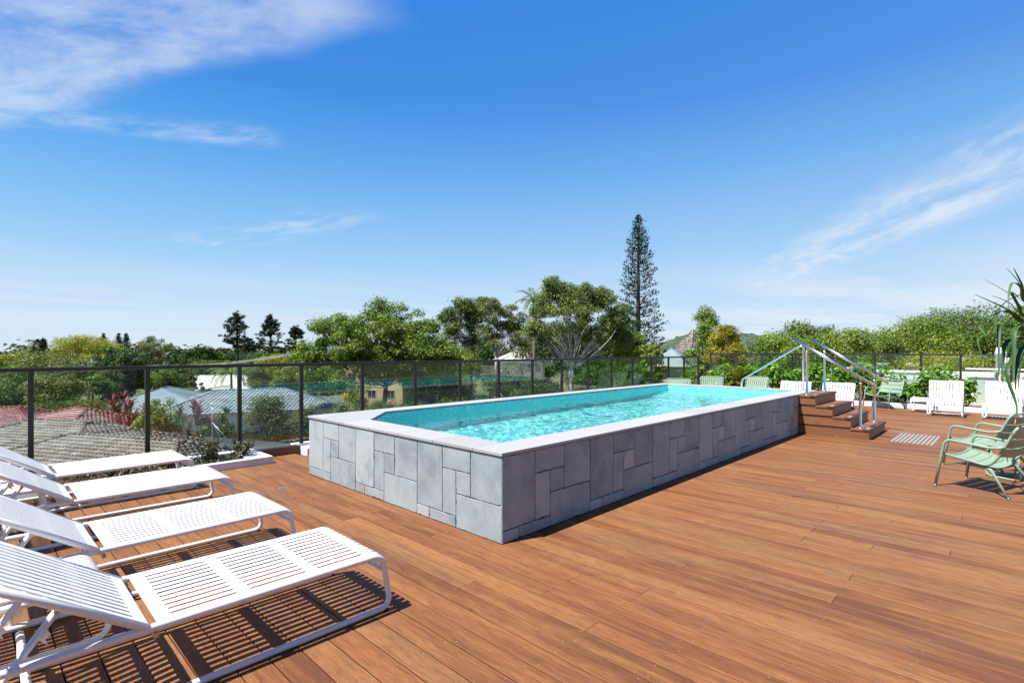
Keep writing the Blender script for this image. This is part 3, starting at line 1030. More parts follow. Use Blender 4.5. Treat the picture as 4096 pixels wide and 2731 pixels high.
ac_box(16.5, -1.22, 1.28, 1.15, -0.22, 'cream metal air conditioner box behind the shrubs, left of the gate')
ac_box(17.0, -3.0, 1.3, 1.15, -0.25, 'cream metal air conditioner box behind the glass gate and the white vent pipe')
mb = MB()
p = W(16.6, -2.62, -0.3)
mb.lathe([(0.105, 0), (0.105, 1.72), (0.125, 1.725), (0.125, 1.80), (0.10, 1.83), (0.10, 1.90), (0.085, 1.93)], 20)
o = mb.build('vent_pipe', M['pipe']); o.location = p
tag(o, 'thick white vent pipe rising behind the glass gate', 'vent pipe')
t = thing('guard_rail', 'white horizontal guard rail on the next roof behind the glass gate', 'guard rail', OW, PHI)
mb = MB(); mb.tube([(16.35, -1.9, 1.03), (16.35, -4.6, 1.03)], 0.03, 10); mb.build('rail', M['pipe'], t)
for y in (-2.6, -4.5):
    mb = MB(); mb.tube([(16.35, y, -0.3), (16.35, y, 1.0)], 0.022, 8); mb.tube([(16.35, y, 0.95), (16.75, y, 0.6)], 0.015, 8); mb.build('rail_post', M['pipe'], t)


# ------------------------------------------------------------------ glass fences
def fence(name, label, posts, base, top, axis, fixed, inner, first_open=False):
    """posts: positions along axis ('l' or 's'); fixed: the other coordinate"""
    t = thing(name, label, 'fence', OW, PHI)

    def pt(a, z, off=0.0):
        return (a, fixed + off, z) if axis == 'l' else (fixed + off, a, z)
    for a in posts:
        mb = MB()
        if axis == 'l': mb.box(a - 0.025, a + 0.025, fixed - 0.025, fixed + 0.025, base, top - 0.045)
        else: mb.box(fixed - 0.025, fixed + 0.025, a - 0.025, a + 0.025, base, top - 0.045)
        mb.build('post', M['bronze'], t, bevel=0.002)
    lo, hi = min(posts) - 0.025, max(posts) + 0.025
    mb = MB()
    if axis == 'l': mb.box(lo, hi, fixed - 0.033, fixed + 0.033, top - 0.045, top)
    else: mb.box(fixed - 0.033, fixed + 0.033, lo, hi, top - 0.045, top)
    mb.build('top_rail', M['bronze'], t, bevel=0.004)
    ps = sorted(posts)
    for a, b in zip(ps[:-1], ps[1:]):
        mb = MB()
        if axis == 'l': mb.box(a + 0.026, b - 0.026, fixed - 0.005, fixed + 0.005, base + 0.06, top - 0.046)
        else: mb.box(fixed - 0.005, fixed + 0.005, a + 0.026, b - 0.026, base + 0.06, top - 0.046)
        mb.build('glass_panel', M['glass'], t)
    return t


left_posts = [-8.03, -6.92, -5.81, -4.7, -3.59, -2.48, -1.372, -0.263, 0.640] + [1.70 + 1.09 * i for i in range(13)]
fence('glass_fence', 'long dark framed glass fence beside the pool, above the neighbouring roofs', left_posts, 0.098, 1.352, 'l', 5.10, True)
back_posts = [5.10 - 0.89] + [4.21 - 1.03 * i for i in range(1, 6)] + [-1.84]
fence('glass_fence', 'dark framed glass fence behind the hedge at the back of the deck', [5.07, 4.21, 3.30, 2.25, 1.188, 0.095, -0.99, -1.84], 0.07, 1.455, 's', 15.74, True)
t = thing('glass_gate', 'frameless glass gate with steel hinges at the right end of the back fence', 'gate', OW, PHI)
mb = MB(); mb.box(15.735, 15.745, -2.75, -1.885, 0.14, 1.45); mb.build('glass_leaf', M['glass'], t)
for z in (0.35, 1.30):
    mb = MB(); mb.box(15.715, 15.765, -1.93, -1.866, z - 0.045, z + 0.045); mb.build('hinge', M['steel'], t, bevel=0.004)
mb = MB(); mb.box(15.715, 15.765, -2.80, -2.70, 1.22, 1.36); mb.build('latch', M['acbox'], t, bevel=0.004)
mb = MB(); mb.box(15.715, 15.765, -2.86, -2.81, 0.07, 1.455); mb.build('latch_post', M['bronze'], t)

mb = MB(); mb.box(-0.06, 0.06, -0.025, 0.025, 0.001, 0.006)
o = mb.build('deck_outlet', M['steel']); o.location = W(-0.52, 2.98); o.rotation_euler = (0, 0, PHI)
tag(o, 'small metal outlet cover let into the deck near the loungers', 'outlet cover')
t = thing('tactile_strips', 'patch of pale ribbed tactile strips stuck on the deck before the green chairs', 'tactile strips', OW, PHI)
for k in range(10):
    mb = MB(); y = -1.41 - 0.059 * k
    mb.box(7.95, 9.19, y - 0.0175, y + 0.0175, 0.0, 0.005)
    mb.build('strip', M['strip'], t, bevel=0.002)


# ------------------------------------------------------------------ white slatted loungers
SLATS, SW = 12, 0.68


def slat_set(mb, width, n, path, frac=0.63, t=0.005, inset=0.014):
    p = (width - 2 * inset) / n
    for k in range(n):
        y0 = inset + p * (k + 0.5 - frac / 2)
        mb.strip(path, y0, y0 + p * frac, t)


def make_lounger(label):
    t = thing('sun_lounger', label, 'sun lounger', (0, 0, 0), 0, 'white slatted sun loungers')
    w, r, h = SW, 0.0165, 0.335
    for y in (0.0, w):
        loop = fillet([(-2.02, y, h), (-0.052, y, h), (0.002, y, r), (-2.0, y, r)], [0, 0.075, 0.055, 0], 7)
        loop = fillet([(-2.02, y, h), (-0.052, y, h), (0.002, y, r), (-1.98, y, r)], [0.07, 0.075, 0.055, 0.07], 7, True)
        mb = MB(); mb.tube(loop, r, 12, True); mb.build('side_frame', M['white'], t)
    # seat: long slats that roll over the foot end, with cross bands and a hinge plate
    mb = MB()
    z = h + 0.012
    arc = [(-0.10 + 0.085 * math.sin(a), z - 0.085 * (1 - math.cos(a))) for a in [math.radians(d) for d in range(0, 81, 10)]]
    slat_set(mb, w, SLATS, [(-1.15, z)] + arc)
    for x in (-0.80, -0.45, -0.115):
        mb.strip([(x - 0.032, z - 0.0052), (x + 0.032, z - 0.0052)], 0.0, w, 0.006)
    mb.strip([(-1.178, z + 0.0006), (-1.118, z + 0.0006)], 0.008, w - 0.008, 0.012)
    # scalloped end band under the roll
    x0, zz = arc[-1]
    p = (w - 0.028) / SLATS
    for k in range(SLATS):
        yc = 0.014 + p * (k + 0.5)
        mb.box(x0 - 0.028, x0 + 0.001, yc - p * 0.16, yc + p * 0.16, zz - 0.045, zz + 0.002)
    mb.tube([(x0 - 0.03, 0.01, zz - 0.035), (x0 - 0.03, w - 0.01, zz - 0.035)], 0.009, 8)
    mb.build('seat', M['white'], t, bevel=0.0012)
    # backrest raised on its hinge
    A = math.radians(34.8)
    bx, bz = -1.215, h + 0.014
    ca, sa = math.cos(A), math.sin(A)

    def P(d, off=0.0): return (bx - d * ca - off * sa * 0, bz + d * sa + off)
    mb = MB()
    path = [P(0.0), P(0.74)] + [P(0.74 + 0.02 * k, -0.002 * k * k) for k in range(1, 5)]
    path = path[::-1]
    slat_set(mb, w, SLATS, path)
    for d in (0.26, 0.52, 0.80):
        a, b = P(d - 0.03, -0.0065), P(d + 0.03, -0.0065)
        mb.strip([b, a], 0.0, w, 0.006)
    a, b = P(-0.006), P(0.05)
    mb.strip([(b[0], b[1] + 0.0006), (a[0], a[1] + 0.0006)], 0.008, w - 0.008, 0.012)
    mb.build('backrest', M['white'], t, bevel=0.0012)
    for y in (0.0, w):
        mb = MB()
        a, b = P(-0.02, -0.012), P(0.86, -0.03)
        mb.tube([(a[0], y, a[1]), (b[0], y, b[1])], r * 1.05, 12)
        mb.build('backrest_rail', M['white'], t)
    # toothed prop that holds the backrest: two arms joined by a bar, hooked over a fixed cross bar
    for y in (0.055, w - 0.055):
        mb = MB()
        a = P(0.36, -0.05)
        top = Vector((a[0], y, a[1])); low = Vector((-1.90, y, 0.10)); knee = Vector((-1.76, y, 0.16))
        mb.tube(fillet([top, knee, low], 0.06, 5), 0.015, 8)
        d = (top - knee)
        for f in (0.28, 0.50, 0.74):
            q = knee + d * f
            mb2 = [(q.x, q.z - 0.006), (q.x + 0.034, q.z - 0.040), (q.x + 0.026, q.z - 0.014), (q.x + 0.044, q.z - 0.004), (q.x + 0.022, q.z + 0.040)]
            bb = len(mb.v)
            for yy in (y - 0.003, y + 0.003):
                mb.v += [(px, yy, pz) for px, pz in mb2]
            n5 = len(mb2)
            mb.face([bb + i for i in range(n5)]); mb.face([bb + n5 + i for i in range(n5)][::-1])
            for i in range(n5):
                j = (i + 1) % n5
                mb.face((bb + i, bb + j, bb + n5 + j, bb + n5 + i))
        pr = mb.build('prop_arm', M['white'], t)
        mb = MB()
        sgn = -1 if y < w / 2 else 1
        mb.tube([(top.x, y, top.z), (top.x, y + sgn * 0.019, top.z)], 0.011, 12)
        mb.build('bolt', M['bolt'], pr)
    mb = MB(); mb.tube([(-1.90, 0.055, 0.10), (-1.90, w - 0.055, 0.10)], 0.016, 12); mb.build('prop_bar', M['white'], t)
    mb = MB(); mb.tube([(-1.60, 0.0, 0.20), (-1.60, w, 0.20)], 0.016, 12)
    for y in (0.0, w):
        mb.tube(fillet([(-1.60, y, 0.20), (-1.60, y, r)], 0, 1), 0.012, 8)
    mb.build('cross_bar', M['white'], t)
    for y in (0.0, w):
        mb = MB()
        mb.tube([(-1.19, y - 0.02 if y == 0 else y + 0.02, h - 0.032), (-1.19, y + 0.006 if y == 0 else y - 0.006, h - 0.032)], 0.012, 12)
        mb.build('hinge_bolt', M['bolt'], t)
        for x in (-0.03, -1.93):
            mb = MB(); mb.lathe([(0.016, 0.0005), (0.018, 0.006), (0.014, 0.014)], 10, (x, y, 0)); mb.build('glide', M['black'], t)
    return t


def w_at(x, y): return Vector((x, y, 0))


lab = ['white slatted sun lounger nearest the camera, its toothed backrest prop in full view',
       'white slatted sun lounger second from the camera, its foot end overlapped by the nearest one',
       'white slatted sun lounger third from the camera, just before the one by the planter',
       'white slatted sun lounger farthest from the camera, drawn up against the succulent planter']
L0 = make_lounger(lab[0])
L0.location = (-0.735, 3.150, 0); L0.rotation_euler = (0, 0, PHI - math.radians(0.6))
copy_tree(L0, (-1.665, 4.045, 0), PHI + math.radians(0.4), lab[1])
copy_tree(L0, (-2.675, 5.065, 0), PHI - math.radians(0.3), lab[2])
copy_tree(L0, (-3.555, 5.90, 0), PHI + math.radians(0.5), lab[3])


def make_stool(label, w=0.46, ln=0.62, h=0.35):
    t = thing('slatted_stool', label, 'stool', (0, 0, 0), 0, 'white slatted stools')
    r = 0.016
    for y in (0.0, w):
        mb = MB()
        mb.tube(fillet([(-ln + 0.04, y, h - 0.016), (-0.045, y, h - 0.016), (0.0, y, r), (-ln, y, r)], [0.07, 0.075, 0.07, 0.07], 7, True), r, 12, True)
        mb.build('side_frame', M['white'], t)
    z = h
    f = [(-0.095 + 0.085 * math.sin(a), z - 0.085 * (1 - math.cos(a))) for a in [math.radians(d) for d in range(0, 81, 10)]]
    b = [(-ln + 0.09 - 0.085 * math.sin(a), z - 0.085 * (1 - math.cos(a))) for a in [math.radians(d) for d in range(80, -1, -10)]]
    mb = MB()
    slat_set(mb, w, 9, b + f, 0.78, 0.005)
    for x in (-0.13, -ln / 2, -ln + 0.13):
        mb.strip([(x - 0.03, z - 0.0052), (x + 0.03, z - 0.0052)], 0.0, w, 0.006)
    for (px, pz) in (f[-1], b[0]):
        sg = -1 if px > -ln / 2 else 1
        mb.tube([(px + sg * 0.02, 0.01, pz - 0.02), (px + sg * 0.02, w - 0.01, pz - 0.02)], 0.009, 8)
    mb.build('seat', M['white'], t, bevel=0.001)
    return t


st = make_stool('white slatted stool tucked between the nearest and the second sun lounger')
st.location = (-2.165, 2.825, 0); st.rotation_euler = (0, 0, PHI)
copy_tree(st, (-4.10, 4.63, 0), PHI, 'white slatted stool at the left edge between the third and the farthest sun lounger')
copy_tree(st, W(13.48, -1.02), PHI + math.pi, 'white slatted stool beside the white low chair at the back of the deck')


# ------------------------------------------------------------------ low slatted chairs
def make_low_chair(label, mt, group, framed):
    t = thing('low_chair', label, 'chair', (0, 0, 0), 0, group)
    w, r, h = 0.62, 0.016, 0.36
    for y in (-w / 2, w / 2):
        mb = MB()
        mb.tube(fillet([(-0.02, y, h - 0.018), (-0.80, y, h - 0.06), (-0.70, y, r), (0.0, y, r)], [0.07, 0.07, 0.06, 0.05], 7, True), r, 10, True)
        mb.build('side_frame', mt, t)
    z = h
    arc = [(-0.085 + 0.08 * math.sin(a), z - 0.08 * (1 - math.cos(a))) for a in [math.radians(d) for d in range(0, 91, 10)]]
    seat = [(-0.53, z - 0.045), (-0.30, z - 0.022)] + arc + [(0.0, z - 0.115)]
    mb = MB()
    n = 10
    p = (w - 0.02) / n
    for k in range(n):
        yc = -w / 2 + 0.01 + p * (k + 0.5)
        mb.strip(seat, yc - p * 0.38, yc + p * 0.38, 0.005)
    for x, zz in ((-0.12, z - 0.007), (-0.36, z - 0.034)):
        mb.strip([(x - 0.025, zz), (x + 0.025, zz)], -w / 2, w / 2, 0.006)
    mb.build('seat', mt, t, bevel=0.001)
    back = [(-0.72, 0.815), (-0.715, 0.80), (-0.545, z - 0.04)]
    mb = MB()
    for k in range(n):
        yc = -w / 2 + 0.01 + p * (k + 0.5)
        mb.strip(back, yc - p * 0.38, yc + p * 0.38, 0.005)
    for f in (0.03, 0.55, 0.97):
        a = Vector((-0.717, 0.807)); b = Vector((-0.545, z - 0.04))
        c = a.lerp(b, f); d = (b - a).normalized()
        q0, q1 = c - d * 0.022, c + d * 0.022
        nx = Vector((-d.y, d.x)) * 0.0055
        mb.strip([tuple(q0 + nx * -1.0), tuple(q1 + nx * -1.0)], -w / 2, w / 2, 0.006)
    mb.build('backrest', mt, t, bevel=0.001)
    mb = MB()
    if framed:
        mb.tube(fillet([(-0.54, -w / 2 - 0.012, z - 0.05), (-0.73, -w / 2 - 0.012, 0.835), (-0.73, w / 2 + 0.012, 0.835), (-0.54, w / 2 + 0.012, z - 0.05)], [0, 0.07, 0.07, 0], 7), r, 10)
        mb.build('back_frame', mt, t)
    else:
        for y in (-w / 2 - 0.004, w / 2 + 0.004):
            mb.tube([(-0.54, y, z - 0.05), (-0.725, y, 0.81)], 0.012, 8)
        mb.build('back_rail', mt, t)
    mb = MB(); mb.tube([(-0.69, -w / 2, r), (-0.69, w / 2, r)], 0.012, 8); mb.build('stretcher', mt, t)
    return t


gw = 'white slatted low chairs at the back of the deck'
wc = make_low_chair('white slatted low chair left of the glass gate, beside the white stool', M['white'], gw, False)
wc.location = W(12.80, -1.73); wc.rotation_euler = (0, 0, PHI + math.pi + 0.03)
copy_tree(wc, W(12.86, -2.70), PHI + math.pi - 0.05, 'white slatted low chair at the right edge, partly behind hanging strap leaves')
copy_tree(wc, W(9.98, 0.80), PHI + math.pi + 0.05, 'white reclined slatted chair left of the stair post, mostly hidden by the pool coping')
copy_tree(wc, W(10.10, 0.02), PHI + math.pi - 0.06, 'white reclined slatted chair just behind the top of the pool steps')
gg = 'green slatted low chairs behind the pool'
gc = make_low_chair('sage green slatted chair behind the far corner of the pool, leftmost of the three', M['green'], gg, True)
gc.location = W(10.2, 3.60); gc.rotation_euler = (0, 0, math.radians(250)); gc.scale = (1, 1, 0.9)
copy_tree(gc, W(12.2, 3.48), math.radians(252), 'sage green slatted chair behind the pool, just left of the cycad')
copy_tree(gc, W(12.77, 2.72), math.radians(222), 'sage green slatted chair behind the pool, right of the cycad and below the grab rail')


# ------------------------------------------------------------------ green armchairs with curved slats
def make_armchair(label):
    t = thing('armchair', label, 'armchair', (0, 0, 0), 0, 'sage green low armchairs')
    mt = M['green']
    r = 0.0145
    hw = 0.30
    for s in (-1, 1):
        mb = MB()
        pts = fillet([(0.065, s * 0.355, 0.0), (0.01, s * 0.335, 0.37), (-0.02, s * 0.332, 0.545), (-0.42, s * 0.335, 0.505), (-0.50, s * 0.33, 0.515), (-0.535, s * 0.295, 0.53)], [0, 0.6, 0.075, 0.3, 0.05, 0], 7)
        mb.tube(pts, r, 12)
        mb.build('front_leg_and_arm', mt, t)
        mb = MB()
        pts = fillet([(-0.24, s * 0.27, 0.285), (-0.41, s * 0.285, 0.275), (-0.58, s * 0.34, 0.0)], [0, 0.05, 0], 7)
        mb.tube(pts, r, 12)
        mb.build('rear_leg', mt, t)
        for (x, y) in ((0.065, 0.355), (-0.58, 0.34)):
            mb = MB(); mb.lathe([(0.0155, -0.001), (0.016, 0.012)], 10, (x, s * y, 0.001)); mb.build('foot_cap', M['bolt'], t)
    # seat sides run on into the backrest loop
    side = [(0.03, -hw, 0.375), (-0.40, -hw, 0.305), (-0.475, -hw + 0.005, 0.40), (-0.625, -hw + 0.02, 0.745), (-0.625, hw - 0.02, 0.745), (-0.475, hw - 0.005, 0.40), (-0.40, hw, 0.305), (0.03, hw, 0.375)]
    mb = MB(); mb.tube(fillet(side, [0, 0.09, 0.25, 0.075, 0.075, 0.25, 0.09, 0], 7), r, 12); mb.build('seat_frame', mt, t)
    mb = MB(); mb.tube([(0.012, -0.335, 0.37), (0.012, -0.28, 0.362), (0.012, -0.15, 0.338), (0.012, 0.0, 0.33), (0.012, 0.15, 0.338), (0.012, 0.28, 0.362), (0.012, 0.335, 0.37)], 0.011, 10)
    mb.tube([(-0.33, -0.29, 0.30), (-0.33, 0.0, 0.255), (-0.33, 0.29, 0.30)], 0.011, 10)
    mb.build('cross_tube', mt, t)

    def curved(mb, a, b, half, sag, nx, nz, m=20):
        """slat from a to b (x, z), bowed between the side tubes"""
        bb = len(mb.v)
        for i in range(m + 1):
            f = -1 + 2 * i / m
            k = sag * (1 - f * f)
            for (x, z), th in ((a, 0), (b, 0), (b, 0.005), (a, 0.005)):
                mb.v.append((x - nx * (k + th), f * half, z - nz * (k + th)))
        for i in range(m):
            for q in range(4):
                q2 = (q + 1) % 4
                mb.face((bb + i * 4 + q, bb + i * 4 + q2, bb + i * 4 + 4 + q2, bb + i * 4 + 4 + q), False)
    mb = MB()
    n = 4
    for k in range(n):
        x0, x1 = -0.005 - k * 0.104, -0.005 - k * 0.104 - 0.097
        zf = lambda x: 0.372 + (x - 0.03) * (0.07 / 0.43)
        curved(mb, (x0, zf(x0)), (x1, zf(x1)), hw - 0.004, 0.035, 0.0, 1.0)
    mb.build('seat', mt, t)
    mb = MB()
    d = Vector((-0.15, 0.345)).normalized()
    b0 = Vector((-0.478, 0.41))
    for k in range(3):
        a = b0 + d * (0.115 * k + 0.006); b = b0 + d * (0.115 * k + 0.109)
        curved(mb, tuple(a), tuple(b), hw - 0.012, 0.032, 0.93, 0.36)
    mb.build('backrest', mt, t)
    return t


def face(f): return math.atan2(f[1], f[0])


ac = make_armchair('sage green low armchair in the right foreground, seen from behind and nearest the camera')
ac.location = (5.215, 6.12, 0); ac.rotation_euler = (0, 0, face((-0.45, 0.89)))
copy_tree(ac, (6.215, 7.21, 0), face((-0.42, 0.90)), 'sage green low armchair standing just beyond the nearest green armchair')
copy_tree(ac, (9.79, 14.02, 0), math.radians(199), 'sage green low armchair at the back of the deck, facing left beside the white stool')

# small round side table between the armchairs
t = thing('side_table', 'small round sage green side table between the two near green armchairs', 'side table', (6.02, 6.36, 0), 0.4)
mb = MB(); mb.lathe([(0.0, 0.388), (0.205, 0.388), (0.215, 0.392), (0.215, 0.398), (0.205, 0.402), (0.0, 0.402)][1:5], 40); mb.build('table_top', M['green'], t)
for k in range(3):
    a = 2 * math.pi * k / 3
    b = a + 2 * math.pi / 3
    c = lambda q, rr, z: (rr * math.cos(q), rr * math.sin(q), z)
    mb = MB()
    mb.tube(fillet([c(a, 0.15, 0.387), c(a, 0.20, 0.014), c(b - 0.25, 0.20, 0.014)], [0, 0.06, 0], 7), 0.011, 10)
    mb.build('leg', M['green'], t)

t = thing('cafe_table', 'sage green square table beside the white reclined chair behind the steps', 'table', W(12.45, 0.42), PHI)
mb = MB(); mb.box(-0.28, 0.28, -0.28, 0.28, 0.425, 0.437); mb.build('table_top', M['green'], t, bevel=0.004)
for sx in (-1, 1):
    for sy in (-1, 1):
        mb = MB(); mb.tube([(sx * 0.24, sy * 0.24, 0.425), (sx * 0.25, sy * 0.25, 0.0)], 0.011, 8); mb.build('leg', M['green'], t)
t = thing('umbrella_base', 'black round umbrella base with a short tube on the deck by the green table', 'umbrella base', W(11.7, -0.12), 0)
mb = MB(); mb.lathe([(0.29, 0.0), (0.29, 0.025), (0.26, 0.04), (0.05, 0.05)], 32); mb.build('base_plate', M['black'], t)
mb = MB(); mb.lathe([(0.03, 0.05), (0.03, 0.42)], 16); mb.build('tube', M['bronze'], t)
t = thing('garden_light', 'black garden spotlight on a stake beside the far green armchair', 'garden light', W(14.75, -0.42, 0.07), 0)
mb = MB(); mb.tube([(0, 0, 0), (0, 0, 0.45)], 0.014, 8); mb.build('stake', M['black'], t)
mb = MB(); mb.tube([(-0.14, 0.06, 0.49), (0.10, -0.05, 0.42)], 0.032, 12); mb.build('lamp_head', M['black'], t)


# ------------------------------------------------------------------ leaves and trees
def leaf_arrays(P, N, size, aspect=0.5, fold=0.12, rg=None, T=None):
    """one folded leaf (4 corners) per point"""
    n = len(P)
    N = N / (np.linalg.norm(N, axis=1, keepdims=True) + 1e-9)
    if T is None: T = rg.normal(size=(n, 3))
    T = T - N * np.sum(T * N, axis=1, keepdims=True)
    T /= (np.linalg.norm(T, axis=1, keepdims=True) + 1e-9)
    B = np.cross(N, T)
    s = size.reshape(-1, 1) if hasattr(size, 'reshape') else np.full((n, 1), size)
    V = np.empty((n, 4, 3))
    V[:, 0] = P - T * s * 0.5
    V[:, 1] = P + B * s * aspect * 0.5 + N * s * fold
    V[:, 2] = P + T * s * 0.5
    V[:, 3] = P - B * s * aspect * 0.5 + N * s * fold
    return V.reshape(-1, 3)


def leaf_mesh(name, V):
    n = len(V) // 4
    return np_mesh(name, V, np.arange(n * 4).reshape(n, 4))


def unit(rg, n):
    d = rg.normal(size=(n, 3))
    return d / np.linalg.norm(d, axis=1, keepdims=True)


def crown_leaves(rg, clumps, total, size, aspect=0.5, up=0.55, shell=0.34):
    """clumps: rows (x, y, z, rx, rz)"""
    C = np.asarray(clumps)
    wgt = C[:, 3] * C[:, 4]
    idx = rg.choice(len(C), size=total, p=wgt / wgt.sum())
    d = unit(rg, total)
    rad = rg.random(total) ** shell
    R = np.stack([C[idx, 3], C[idx, 3], C[idx, 4]], axis=1)
    wob = 1 + 0.22 * np.sin(d[:, 0] * 5 + idx) * np.cos(d[:, 1] * 4 + idx * 1.7)
    P = C[idx, :3] + d * R * (rad * wob)[:, None]
    Nn = d * 0.8 + np.array([0, 0, up]) + rg.normal(size=(total, 3)) * 0.55
    # stray leaves blur the outline of the clumps
    m = rg.random(total) < 0.08
    P[m] += rg.normal(size=(int(m.sum()), 3)) * R[m] * 0.30
    s = size * rg.uniform(0.6, 1.35, total)
    return leaf_arrays(P, Nn, s, aspect, 0.12, rg)


def limb(mb, p, q, r0, r1, rg, bend=0.12, n=6, sides=6):
    p, q = Vector(p), Vector(q)
    L = (q - p).length
    o = Vector(rg.normal(size=3)) * L * bend
    o.z = abs(o.z) * 0.5
    pts, rad = [], []
    for i in range(n + 1):
        f = i / n
        pts.append(p.lerp(q, f) + o * math.sin(math.pi * f) * (1 - 0.3 * f))
        rad.append(r0 + (r1 - r0) * f)
    mb.tube(pts, rad, sides)
    return pts


def tree(name, label, u, Y, vtop, hw, vbot, mleaf='lf_mid', bark='bark', leaves=9000, size=0.30, nclump=40, seed=1, cat='tree', group='trees beyond the terrace',
         clump=0.30, trunk_r=0.22, limbs=14, lean=0.0, fork=None, flat=0.75, holes=0.0, shape='round', base_z=GZ, aspect=0.5, depth=None, twig=0):
    rg = np.random.default_rng(seed)
    X = (u - CX) / F * Y
    zt = EYE + (CY - vtop) * Y / F
    zb = EYE + (CY - vbot) * Y / F
    R = hw / F * Y
    nclump = int(nclump * 1.5); clump *= 0.84; leaves = int(leaves * 1.6); size *= 0.78
    H = (zt - zb) / 2
    zc = zt - H
    root = thing(name, label, cat, (X, Y, base_z), 0, group)
    RD = depth if depth else R
    cl = []
    tries = 0
    while len(cl) < nclump and tries < 5000:
        tries += 1
        d = unit(rg, 1)[0]
        rad = rg.random() ** 0.42
        q = d * rad
        if shape == 'dome' and q[2] < -0.45: continue
        if shape == 'cone':
            q[2] = rg.uniform(-1, 1)
            k = (1 - (q[2] + 1) / 2) ** 0.75
            a = rg.uniform(0, 6.283)
            rr = k * rg.random() ** 0.5
            q[0], q[1] = rr * math.cos(a), rr * math.sin(a)
        rc = R * clump * rg.uniform(0.65, 1.25)
        if shape == 'cone': rc *= (1.15 - (q[2] + 1) / 2 * 0.8)
        m = min(rc / R, 0.6) * 0.8
        q = q * (1 - m)
        cl.append((q[0] * R + lean * (q[2] + 1), q[1] * RD, zc - base_z + q[2] * (H), rc, min(rc * flat, H * 0.7)))
    cl = [(c[0], c[1], min(c[2], zt - base_z - c[4] * 0.95), c[3], c[4]) for c in cl]
    V = crown_leaves(rg, cl, leaves, size, aspect)
    obj('crown', leaf_mesh('crown', V), M[mleaf], root)
    mb = MB()
    f0 = Vector((lean * 0.4, 0, (fork - base_z) if fork is not None else (zb - base_z) + H * 0.35))
    limb(mb, (0, 0, -0.1), f0, trunk_r, trunk_r * 0.7, rg, 0.03, 6, 8)
    order = rg.permutation(len(cl))[:limbs]
    for i in order:
        c = cl[i]
        tgt = Vector(c[:3])
        tgt = f0.lerp(tgt, 0.93)
        pts = limb(mb, f0 - Vector((0, 0, rg.uniform(0, 0.25) * f0.z * 0.3)), tgt, trunk_r * rg.uniform(0.30, 0.5), trunk_r * 0.07, rg, 0.13, 7, 6)
        for _ in range(twig):
            b = pts[int(rg.integers(3, 6))]
            e = b + Vector(unit(rg, 1)[0]) * c[3] * rg.uniform(0.7, 1.3) + Vector((0, 0, c[3] * 0.5))
            limb(mb, b, e, trunk_r * 0.11, trunk_r * 0.03, rg, 0.1, 4, 4)
    mb.build('trunk', M[bark], root)
    return root


def multi_tree(name, label, Y, lobes, trunk_u, fork_v, mleaf, bark, leaves, size, seed, trunk_r=0.3, limbs=40, clump_m=1.1, dens=1.0, cat='tree', twig=1, aspect=0.5, group='trees beyond the terrace', flat=0.7, base_z=GZ, lk=1.0):
    """a crown made of several lobes, each (u, v, half width, half height, clumps) in photo measure, set at slightly different depths"""
    rg = np.random.default_rng(seed)
    X = (trunk_u - CX) / F * Y
    root = thing(name, label, cat, (X, Y, base_z), 0, group)
    k = Y / F
    leaves = int(leaves * 1.7); size *= 0.78; clump_m *= 0.72
    cl = []
    for (u, v, hw, hh, n) in lobes:
        n = int(n * 2.6)
        c0 = np.array([(u - CX) * k - X, rg.uniform(-1.2, 1.2), EYE + (CY - v) * k - base_z])
        for _ in range(n):
            d = unit(rg, 1)[0] * rg.random() ** 0.45
            rc = clump_m * rg.uniform(0.55, 1.35)
            ex = max(hw * k - rc * 0.4, 0.1); ez = max(hh * k - rc * flat * 0.4, 0.1)
            cl.append((c0[0] + d[0] * ex, c0[1] + d[1] * ex * 0.9, c0[2] + d[2] * ez, rc, rc * flat))
    V = crown_leaves(rg, cl, leaves, size, aspect)
    obj('crown', leaf_mesh('crown', V), M[mleaf], root)
    mb = MB()
    f0 = Vector((0, 0, EYE + (CY - fork_v) * k - base_z))
    limb(mb, (0, 0, -0.1), f0, trunk_r, trunk_r * 0.75, rg, 0.02, 6, 9)
    for i in rg.permutation(len(cl))[:limbs]:
        c = cl[i]
        tgt = f0.lerp(Vector(c[:3]), 0.95)
        pts = limb(mb, f0 - Vector((0, 0, rg.uniform(0, 0.5))), tgt, trunk_r * lk * rg.uniform(0.22, 0.42), trunk_r * lk * 0.05, rg, 0.11, 8, 6)
        for _ in range(twig):
            b = pts[int(rg.integers(3, 7))]
            e = b + Vector(unit(rg, 1)[0]) * c[3] * rg.uniform(0.8, 1.5) + Vector((0, 0, c[3] * 0.4))
            limb(mb, b, e, trunk_r * lk * 0.10, trunk_r * lk * 0.025, rg, 0.1, 4, 4)
    mb.build('trunk', M[bark], root)
    return root


